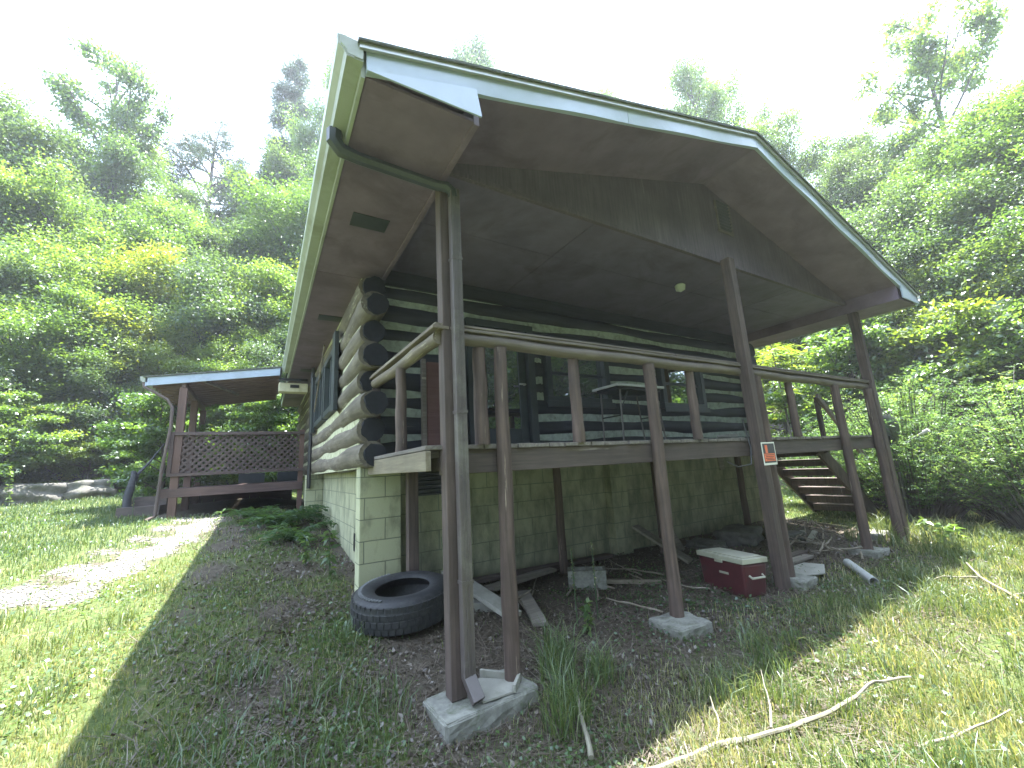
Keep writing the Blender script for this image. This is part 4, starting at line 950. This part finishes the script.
tree_at('fork', 'broadleaf_tree', 118, 31, 62, 'tallest broadleaf tree left of the cabin, with a ragged open crown above the wood', sx=.9)
tree_at('tall0', 'broadleaf_tree', 122, 30, 110, 'dense broadleaf tree just below the ragged tallest crown left of the cabin', sx=.8)
tree_at('pine1', 'pine_tree', 218, 38, 143, 'dark rounded pine rising in the gap between the tall broadleaf tree and the cabin', sx=1.5)
tree_at('pine0', 'pine_tree', 284, 33, 66, 'slender tall pine with tufted whorls against the sky near the cabin gutter', sx=1.5)
tree_at('tall2', 'broadleaf_tree', 345, 27, 70, 'tall broadleaf tree half hidden behind the left gutter of the cabin', sx=.8)
for px, ds_, ty_, k_ in ((-60, 24, 150, 'tall0'), (55, 24, 190, 'tall2'), (165, 25, 205, 'tall0'), (255, 26, 210, 'tall1'), (310, 23, 190, 'tall2'), (-20, 20, 240, 'mid2'), (90, 21, 255, 'mid0'), (150, 21.5, 250, 'mid1'), (215, 21, 260, 'mid2'), (275, 20.5, 270, 'mid0'), (330, 22, 250, 'mid1'), (30, 19.5, 300, 'mid0'), (-70, 19, 320, 'mid2'), (110, 19.5, 330, 'mid2'), (180, 19, 330, 'mid1'), (245, 18.5, 335, 'mid0'), (300, 18.5, 330, 'mid2'), (70, 32, 160, 'tall0'), (180, 34, 190, 'tall2'), (250, 36, 190, 'tall1'), (10, 34, 130, 'tall2'), (300, 33, 150, 'tall0'), (380, 30, 140, 'tall1')):
    tree_at(k_, 'broadleaf_tree', px, ds_, ty_, WL, WLg)
for px, ds_, ty_, k_ in ((-30, 17.5, 405, 'shrub0'), (15, 18.2, 395, 'shrub0'), (75, 19.4, 410, 'shrub1'), (140, 18.5, 392, 'shrub0'), (190, 17.5, 385, 'shrub0'), (235, 18, 400, 'shrub1'), (280, 17, 395, 'shrub0'), (325, 17, 390, 'shrub0'), (55, 20.5, 380, 'shrub0'), (160, 20, 370, 'shrub1')):
    tree_at(k_, 'woodland_shrub', px, ds_, ty_, 'leafy shrub along the lawn edge under the wood left of the cabin', 'shrubs along the lawn edge', 'shrub')
tree_at('shrub1', 'young_tree', 97, 18.2, 428, 'yellow green sapling sprouting over the rock pile', cat='sapling')
tree_at('shrub0', 'young_tree', 168, 12.6, 392, 'pale leaved young tree right beside the left corner of the side porch', cat='sapling')
# behind the roof
tree_at('tall1', 'broadleaf_tree', 468, 30, 34, 'lone treetop poking over the left half of the cabin roof')
tree_at('tall0', 'broadleaf_tree', 600, 34, 88, 'low treetop just showing above the middle of the roof edge')
tree_at('tall2', 'broadleaf_tree', 686, 27, 62, 'broad treetop above the roof left of the ridge peak', sx=.8)
tree_at('tall0', 'broadleaf_tree', 768, 27, 108, 'treetop showing just right of the ridge peak', sx=.8)
# right of the cabin
tree_at('fork', 'broadleaf_tree', 900, 26, 22, 'tall open tree with a bare forked limb against the sky right of the cabin', sx=.85, rz=1.0)
for px, ds_, ty_, k_ in ((850, 25, 165, 'tall1'), (960, 22, 118, 'tall0'), (1030, 20, 98, 'tall2'), (1090, 21, 70, 'tall1'), (905, 23, 165, 'tall0'), (870, 20, 200, 'mid2'), (940, 19.5, 195, 'mid0'), (1000, 18.5, 185, 'mid2'), (1060, 17.5, 190, 'mid0'), (835, 22, 235, 'mid1'), (800, 23, 240, 'mid0'), (770, 25, 230, 'tall0'), (740, 27, 240, 'tall2'), (910, 17.5, 275, 'mid1'), (985, 28, 130, 'tall2'), (890, 16.5, 330, 'shrub0'), (950, 16.2, 310, 'shrub1'), (1010, 15.5, 305, 'shrub0'), (840, 17, 335, 'shrub0'), (1060, 14.5, 320, 'shrub0'), (765, 20, 350, 'shrub1'), (870, 29, 130, 'tall1'), (970, 17.2, 260, 'mid1'), (1030, 16.8, 270, 'mid2'), (860, 18.2, 280, 'mid0')):
    tree_at(k_, 'broadleaf_tree' if 'shrub' not in k_ else 'woodland_shrub', px, ds_, ty_, WR if 'shrub' not in k_ else 'leafy shrub under the wood right of the cabin', WRg if 'shrub' not in k_ else 'shrubs under the wood right of the cabin', 'tree' if 'shrub' not in k_ else 'shrub')
# unseen trees: mirrored in the porch windows, taller ones added to block sky light
for x, y, hh, k_ in ((8, -9.5, 12, 'mid0'), (11, -8.5, 12, 'mid2'), (5.5, -10.5, 12, 'mid2'), (13.5, -7, 12, 'mid0'), (2.5, -11.5, 12, 'mid0'), (-1, -12, 12, 'mid2'), (-4.5, -12, 12, 'mid0'), (16, -9.5, 17, 'tall2'), (12, -12, 18, 'tall0'), (8, -14, 18, 'tall1'), (-7, -11.5, 16, 'tall0'), (-9, -14, 12, 'tall0'), (-3, -16, 13, 'tall2'), (4, -15, 12, 'tall1'), (10, -13, 13, 'tall0'), (15, -8, 12, 'tall2'), (-14, -8, 12, 'tall1'), (7, -18, 14, 'tall2'), (0, -20, 14, 'tall0')):
    put_tree(k_, 'broadleaf_tree', x, y, hh, 'unseen broadleaf tree across the clearing, added for window reflections and to block sky light', 'trees mirrored in the windows')

# plume-leaved sapling (rows of paired leaflets) seen through the porch end
def frond_tree(x, y, h, n, L, label, name='sumac_sapling', seed=3, mat='leaf_yellow', arch=1.):
    r = random.Random(seed); P = []; D = []; tb = MB(); base = Vector((x, y, hz(x, y)))
    tb.tube([base, base + Vector((.05, .03, h * .5)), base + Vector((.0, .1, h * .95))], [.045, .03, .012], 7)
    for i in range(n):
        t = r.uniform(.5, 1); az = i * 2.4 + r.uniform(-.3, .3); p = base + Vector((.03, .05, h * .95 * t)); d = Vector((math.cos(az), math.sin(az), r.uniform(.2, .9)))
        d.normalize(); LL = L * r.uniform(.7, 1.2); pts = [p.copy()]
        for k in range(8):
            d = (d + Vector((0, 0, -.13 * arch))).normalized(); p = p + d * LL / 8; pts.append(p.copy())
        tb.tube(pts, [.007] * 9, 4, False)
        for k in range(26):
            f = .12 + .88 * k / 26; i2 = min(7, int(f * 8)); q = pts[i2].lerp(pts[i2 + 1], f * 8 - i2); ax = (pts[i2 + 1] - pts[i2]).normalized(); sdv = ax.cross(Vector((0, 0, 1))).normalized()
            s = 1 if k % 2 else -1; P.append(tuple(q)); D.append(tuple(sdv * s + ax * .35 - Vector((0, 0, .15))))
    o = thing(name, base, label, 'sapling'); tb.build('trunk', M['bark'], o, fix=False)
    V, F = leaves(np.array(P) - np.array(base), L * .17, L * .05, .22, np.array(D) * 3, .1)
    npmesh('crown', V, F, M[mat], np.repeat(rng.uniform(.2, 1, len(P)), 4), o); return o
frond_tree(11.4, 6.9, 3.4, 40, 1.2, 'bright yellow green sapling with feathery paired leaflets seen beyond the stairs', seed=3)
frond_tree(12.2, 5.6, 4.0, 40, 1.3, 'second feathery sapling right of the brightest one beyond the deck rail', seed=5)
frond_tree(12.8, 4.0, 5.2, 44, 1.4, 'tallest feathery leaved sapling behind the right eave', seed=8)

# yew bushes: many upright arching feathered shoots
def yew(x, y, h, r, ns, label, seed):
    g = random.Random(seed); P = []; D = []; T = []; tb = MB(); base = Vector((x, y, hz(x, y) - .05))
    for i in range(ns):
        az = g.uniform(0, 6.28); rr = r * math.sqrt(g.random()); u = rr / r
        tip = Vector((math.cos(az) * rr, math.sin(az) * rr, h * (1 - .65 * u * u) * g.uniform(.5, 1.22)))
        root = Vector((tip.x * .35, tip.y * .35, .05)); out = Vector((math.cos(az), math.sin(az), .9 + g.uniform(-.4, .6)))
        pts = [root, root.lerp(tip, .55) + Vector((0, 0, h * .05)), tip, tip + out.normalized() * .45 * g.uniform(.6, 1.5)]
        tb.tube([base + p for p in pts], [.018, .012, .007, .003], 4, False)
        tn = g.random() * .5
        for k in range(26):
            f = g.uniform(.35, 1); q = pts[0].lerp(pts[1], f * 2) if f < .5 else (pts[1].lerp(pts[2], (f - .5) / .3) if f < .8 else pts[2].lerp(pts[3], (f - .8) / .2))
            a2 = g.uniform(0, 6.28); sd2 = Vector((math.cos(a2), math.sin(a2), g.uniform(-.1, .7))).normalized(); LL = g.uniform(.10, .26)
            for m_ in range(9):
                P.append(tuple(q + sd2 * LL * m_ / 9)); s = Vector((-sd2.y, sd2.x, 0)) * (1 if m_ % 2 else -1); D.append(tuple((sd2 * .6 + s) * 3)); T.append(tn + .5 * m_ / 9)
    o = thing('yew_bush', base, label, 'bush'); tb.build('trunk', M['bark'], o, fix=False)
    V, F = leaves(np.array(P), .055, .016, .6, np.array(D), .05)
    npmesh('crown', V, F, M['leaf_yew'], np.repeat(np.clip(np.array(T) + rng.uniform(-.1, .1, len(P)), 0, 1), 4), o); return o
yew(9.7, .55, 2.2, 1.5, 330, 'feathery pale green yew bush right behind the far corner posts', 2)
yew(9.6, -1.0, 2.0, 1.35, 300, 'darker green yew bush at the right edge of the photo', 4)
yew(9.6, 1.9, 1.5, .85, 140, 'low shaded yew bush between the stairs and the pale green bush', 6)

# ferns and weeds near the foundation
def fern(x, y, n, L, label, seed, name='fern', mat='weed'):
    r = random.Random(seed); P = []; D = []; base = Vector((x, y, hz(x, y))); tb = MB()
    for i in range(n):
        az = i * 2.4 + r.uniform(-.4, .4); d = Vector((math.cos(az) * .8, math.sin(az) * .8, r.uniform(.7, 1.4))).normalized(); p = Vector((0, 0, 0)); pts = [p.copy()]; LL = L * r.uniform(.7, 1.2)
        for k in range(8): d = (d + Vector((0, 0, -.2))).normalized(); p = p + d * LL / 8; pts.append(p.copy())
        tb.tube([base + q for q in pts], [.004] * 9, 3, False)
        for k in range(34):
            f = .1 + .9 * k / 34; i2 = min(7, int(f * 8)); q = pts[i2].lerp(pts[i2 + 1], f * 8 - i2); ax = (pts[i2 + 1] - pts[i2]).normalized(); sdv = ax.cross(Vector((0, 0, 1))).normalized()
            P.append(tuple(q)); D.append(tuple((sdv * (1 if k % 2 else -1) + ax * .3) * 3))
    o = thing(name, base, label, 'fern' if name == 'fern' else 'weed'); tb.build('stem', M['weed'], o, fix=False)
    V, F = leaves(np.array(P), L * .2, L * .055, .2, np.array(D), .1); npmesh('foliage', V, F, M[mat], np.repeat(rng.uniform(0, .6, len(P)), 4), o)
fern(-.75, 5.4, 16, .75, 'largest fern clump by the foundation before the side porch', 1)
fern(-.6, 4.3, 14, .62, 'fern clump nearest the dark vent hole in the foundation', 2)
fern(-1.15, 6.2, 12, .6, 'fern clump under the front edge of the side porch', 3)
fern(-.45, 6.0, 12, .65, 'fern clump against the far block pier', 4)
def weed(x, y, h, nl, LL, label, seed, name='weed_plant', mat='weed', spike=False):
    r = random.Random(seed); P = []; D = []; base = Vector((x, y, hz(x, y))); tb = MB(); lean = Vector((r.uniform(-.1, .1), r.uniform(-.1, .1), 1)).normalized()
    tb.tube([base, base + lean * h * .5, base + lean * h], [.006, .005, .003], 5)
    for i in range(nl):
        f = r.uniform(.1, 1) if not spike else r.uniform(.45, 1); az = r.uniform(0, 6.28); P.append(tuple(lean * h * f)); D.append((math.cos(az) * 3, math.sin(az) * 3, r.uniform(-.3, 1.6)))
    o = thing(name, base, label, 'weed'); tb.build('stem', M['weed'], o, fix=False)
    V, F = leaves(np.array(P), LL, LL * .4, .5, np.array(D), .3); npmesh('foliage', V, F, M[mat], np.repeat(rng.uniform(.3, 1, len(P)), 4), o)
weed(-.35, 2.55, .5, 34, .105, 'broad leaved weed growing at the foot of the block pier', 3)
weed(-.55, 3.0, .36, 30, .09, 'smaller broad leaved weed left of the block pier', 4)
weed(1.28, .42, .62, 60, .022, 'left of two thin seed spikes rising from the litter under the deck', 5, 'seed_spike', 'grassblade', True)
weed(1.52, .44, .66, 60, .022, 'right of two thin seed spikes rising from the litter under the deck', 6, 'seed_spike', 'grassblade', True)
weed(1.25, .25, .25, 40, .08, 'leafy bright green weed below the two seed spikes', 7)
weed(.28, .7, .75, 4, .03, 'single bare stalk standing between the corner posts', 8, 'dry_stalk', 'grassblade')
weed(-2.9, 7.0, .7, 18, .03, 'pale thin stalk standing in the lawn before the side porch', 9, 'dry_stalk', 'grassblade')
for i, (x, y) in enumerate(((6.95, -.45), (7.25, -.5), (7.5, -.1))): weed(x, y, .3, 30, .13, ('broad leaved weed right of the far downspout', 'bright broad weed out in the grass before the yew', 'weed between the far corner post and the yew')[i], 20 + i)
x, y = gl(18, 16.5); weed(x, y, 1.0, 60, .10, 'tall flowering weed standing left of the boulders', 31)

# ------------------------------------------------------------------ grass, ground cover, dead leaves (uncountable)
def scatter(N, rmin, rmax, power, a0=-32, a1=100):
    u = rng.random(N); e = 2 - power; rr = (rmin ** e + u * (rmax ** e - rmin ** e)) ** (1 / e); a = np.radians(rng.uniform(a0, a1, N))
    return CAM[0] + rr * np.sin(a), CAM[1] + rr * np.cos(a), rr
def patch(x, y, s=1.): return .5 + .25 * np.sin(x * 3.1 * s + 1.3 * np.sin(y * 2.3 * s)) + .25 * np.sin(y * 3.7 * s + 1.7 * np.sin(x * 2.9 * s + 1))
def blades(x, y, h, w_, tint, bend=.45):
    n = len(x); z = H(x, y) - .005; a = rng.uniform(0, 2 * np.pi, n); fx_ = np.cos(a); fy_ = np.sin(a); b = rng.uniform(.1, 1., n) * bend * h; a2 = rng.uniform(0, 2 * np.pi, n); bx_, by_ = np.cos(a2) * b, np.sin(a2) * b
    P = np.stack([x, y, z], 1); S = np.stack([fx_, fy_, 0 * x], 1) * (w_ / 2)[:, None]; m = P + np.stack([bx_ * .35, by_ * .35, h * .6], 1); t = P + np.stack([bx_ * 1.3, by_ * 1.3, h * (1 - .35 * rng.random(n))], 1)
    V = np.stack([P - S, P + S, m + S * .8, m - S * .8, t + S * .12, t - S * .12], 1).reshape(-1, 3); o = np.arange(n)[:, None] * 6
    F = np.concatenate([o + np.array([0, 1, 2, 3]), o + np.array([3, 2, 4, 5])]); return V, F, np.repeat(tint, 6)
x, y, rr = scatter(460000, .9, 24, 1.65)
g = grassy(x, y); pt = patch(x, y); keep = rng.random(len(x)) < np.clip(g * (.45 + .75 * pt), 0, 1); x, y, rr, pt = x[keep], y[keep], rr[keep], pt[keep]
right = sstep(-.2, 1., x) * (1 - sstep(-.2, .3, y)); lawn = sstep(-1.6, -2.6, x) * sstep(3.5, 5.5, y)
h = (.022 + .036 * rng.random(len(x))) * (1 + .9 * right * pt + .5 * lawn) * (1 + .04 * rr); w_ = .0026 * (1 + (rr / 3) ** .9)
dry = .42 * sstep(-1.3, -1.9, x) * (1 - sstep(2.5, 5, y)) * (.55 + .7 * pt) + .24 * right * (.5 + .9 * pt)
tint = np.clip(rng.normal(.42, .2, len(x)) + dry - .16 * lawn + .12 * (pt - .5) + (rng.random(len(x)) < .08) * .5, 0, 1)
V1 = blades(x, y, h, w_, tint)
# longer tufts
TX, TY, TH, TT = [], [], [], []
def tuft(cx, cy, n, r, h0, h1, t0):
    a = rng.uniform(0, 6.28, n); q = r * np.sqrt(rng.random(n)); TX.append(cx + q * np.cos(a)); TY.append(cy + q * np.sin(a)); TH.append(rng.uniform(h0, h1, n)); TT.append(np.clip(rng.normal(t0, .15, n), 0, 1))
for c in ((.72, -.05), (.62, -.30), (.95, -.22), (.5, -.42), (.85, .12)): tuft(*c, 130, .13, .14, .34, .38)
for c in ((-1.25, .3), (-1.0, .0), (-.75, .45), (-1.1, .85), (-.6, -.1), (-.85, -.45), (-1.3, -.3), (-.4, .2), (-.5, 1.0)): tuft(*c, 90, .2, .10, .24, .22)
for c in ((-2.0, 2.2), (-1.85, 2.9), (-2.3, 1.9), (-2.7, 2.6), (-2.05, 1.2)): tuft(*c, 70, .16, .08, .20, .45)
for _ in range(150): tuft(random.uniform(1.0, 8.5), random.uniform(-2.2, -.5), 46, .12, .08, .24, random.uniform(.3, .55))
for _ in range(26): tuft(random.uniform(6.2, 8.6), random.uniform(-.7, .6), 45, .14, .14, .36, random.uniform(.35, .7))
for _ in range(60): tuft(random.uniform(7.5, 13), random.uniform(2.8, 9), 40, .2, .15, .4, random.uniform(.4, .6))
x, y, h, tint = map(np.concatenate, (TX, TY, TH, TT)); rr = np.hypot(x - CAM[0], y - CAM[1])
V2 = blades(x, y, h, .0042 * (1 + .35 * rr / 3), tint, .75)
x, y, rr = scatter(60000, .9, 9, 1.5); zz = np.maximum(sstep(-1.9, -1.4, x) * (1 - sstep(-.3, 0, x)) * (y < 6) * .6, sstep(-.3, .3, x) * (1 - sstep(7.5, 8.2, x)) * sstep(-1.9, -.9, y) * (1 - sstep(.6, 1.2, y)))
k = rng.random(len(x)) < zz * (.2 + .8 * patch(x * 1.3, y * 1.2)); x, y, rr = x[k], y[k], rr[k]
a = rng.uniform(0, 6.28, len(x)); L_ = rng.uniform(.05, .22, len(x)); hh = rng.uniform(.004, .03, len(x)); P0 = np.stack([x, y, H(x, y) + hh], 1); x1 = x + L_ * np.cos(a); y1 = y + L_ * np.sin(a); P1 = np.stack([x1, y1, H(x1, y1) + hh + rng.uniform(0, .03, len(x))], 1)
S_ = np.stack([-np.sin(a), np.cos(a), 0 * a], 1) * (.0016 * (1 + rr / 4))[:, None]; V3 = np.stack([P0 - S_, P0 + S_, P1 + S_ * .4, P1 - S_ * .4], 1).reshape(-1, 3)
straw = npmesh('dry_straw', V3, np.arange(len(V3)).reshape(-1, 4), M['litter'], np.repeat(np.clip(rng.normal(.72, .18, len(x)), 0, 1), 4)); tag(straw, 'dry straw and fine twigs lying on the shaded ground', 'straw', kind='stuff')
V = np.concatenate([V1[0], V2[0]]); F = np.concatenate([V1[1], V2[1] + len(V1[0])]); t_ = np.concatenate([V1[2], V2[2]])
tag(npmesh('grass', V, F, M['grassblade'], t_), 'short green and straw coloured grass over the yard', 'grass', kind='stuff')
# low leafy ground cover
x, y, rr = scatter(140000, .9, 14, 1.5)
ivy = sstep(1.2, 2.0, x) * (1 - sstep(4.2, 5, x)) * sstep(-.6, .0, y) * (1 - sstep(.9, 1.5, y))
clov = grassy(x, y) * np.where(x > 0, 1, .8) * np.clip(patch(x + 5, y - 3, .9) * 1.6 - .5, 0, 1)
k = rng.random(len(x)) < np.clip(1.3 * ivy * patch(x, y, 1.7) + 1.0 * clov, 0, 1); x, y, rr, ivy = x[k], y[k], rr[k], ivy[k]
P = np.stack([x, y, H(x, y) + rng.uniform(.005, .05, len(x))], 1); s = .020 * (1 + rr / 9)
V, F = leaves(P, s, s * .75, .45, None, .15)
tag(npmesh('ground_cover', V, F, M['weed'], np.repeat(np.clip(rng.normal(.55, .2, len(x)) - .4 * ivy, 0, 1), 4)), 'low clover and ivy leaves between the grass', 'ground cover', kind='stuff')
# dead leaves
x, y, rr = scatter(190000, .9, 12, 1.5)
und = sstep(-1.9, -1.2, x) * (1 - sstep(7.2, 8, x)) * sstep(-1.4, -.4, y) * (1 - sstep(7, 9, y)) * np.where((x > .2) & (y > 1.85), 0, 1)
k = rng.random(len(x)) < np.clip(und * (.12 + .95 * patch(x - 2, y + 4, 1.3)) + .05 * sstep(-.2, .5, x) * (y < 0), 0, 1); x, y, rr = x[k], y[k], rr[k]
P = np.stack([x, y, H(x, y) + rng.uniform(.002, .022, len(x))], 1); s = .022 * rng.uniform(.4, 1.5, len(x)) * (1 + rr / 12)
V, F = leaves(P, s, s * .6, .4, None, -.15)
tag(npmesh('dead_leaves', V, F, M['litter'], np.repeat(rng.random(len(x)) ** 1.05, 4)), 'dry brown leaf litter around and beneath the deck', 'leaf litter', kind='stuff')
# gravel stones
x, y, rr = scatter(60000, 3, 11, 1.2, -35, 5); k = rng.random(len(x)) < gravel(x, y) ** 1.5; x, y = x[k][:5200], y[k][:5200]
n = len(x); s = rng.uniform(.006, .018, n); c = np.stack([x, y, H(x, y) + s * .3], 1); oct_ = np.array([(1, 0, 0), (0, 1, 0), (-1, 0, 0), (0, -1, 0), (0, 0, .7), (0, 0, -.7)])
V = (c[:, None, :] + oct_[None] * s[:, None, None] * rng.uniform(.7, 1.4, (n, 1, 3))).reshape(-1, 3); o = np.arange(n)[:, None, None] * 6
F = (o + np.array([(0, 1, 4), (1, 2, 4), (2, 3, 4), (3, 0, 4), (1, 0, 5), (2, 1, 5), (3, 2, 5), (0, 3, 5)])[None]).reshape(-1, 3)
tag(npmesh('gravel_stones', V, F, plain('gravel_stone', (.24, .225, .20), .3, .9, 30)), 'pale gravel stones on the bare strip of drive', 'gravel', kind='stuff')

# ------------------------------------------------------------------ summer haze
hb_ = MB().box(-46, 63, -39, 63, -9, 32).build('haze', None or M['concrete'])
hm = bpy.data.materials.new('haze_air'); hm.use_nodes = True; hn = hm.node_tree; hn.nodes.clear()
ho = hn.nodes.new('ShaderNodeOutputMaterial'); hv = hn.nodes.new('ShaderNodeVolumePrincipled')
hv.inputs['Color'].default_value = (.86, .92, 1, 1); hv.inputs['Density'].default_value = .0015; hv.inputs['Anisotropy'].default_value = .35
hn.links.new(hv.outputs[0], ho.inputs['Volume']); hb_.data.materials[0] = hm; tag(hb_, kind='stuff')
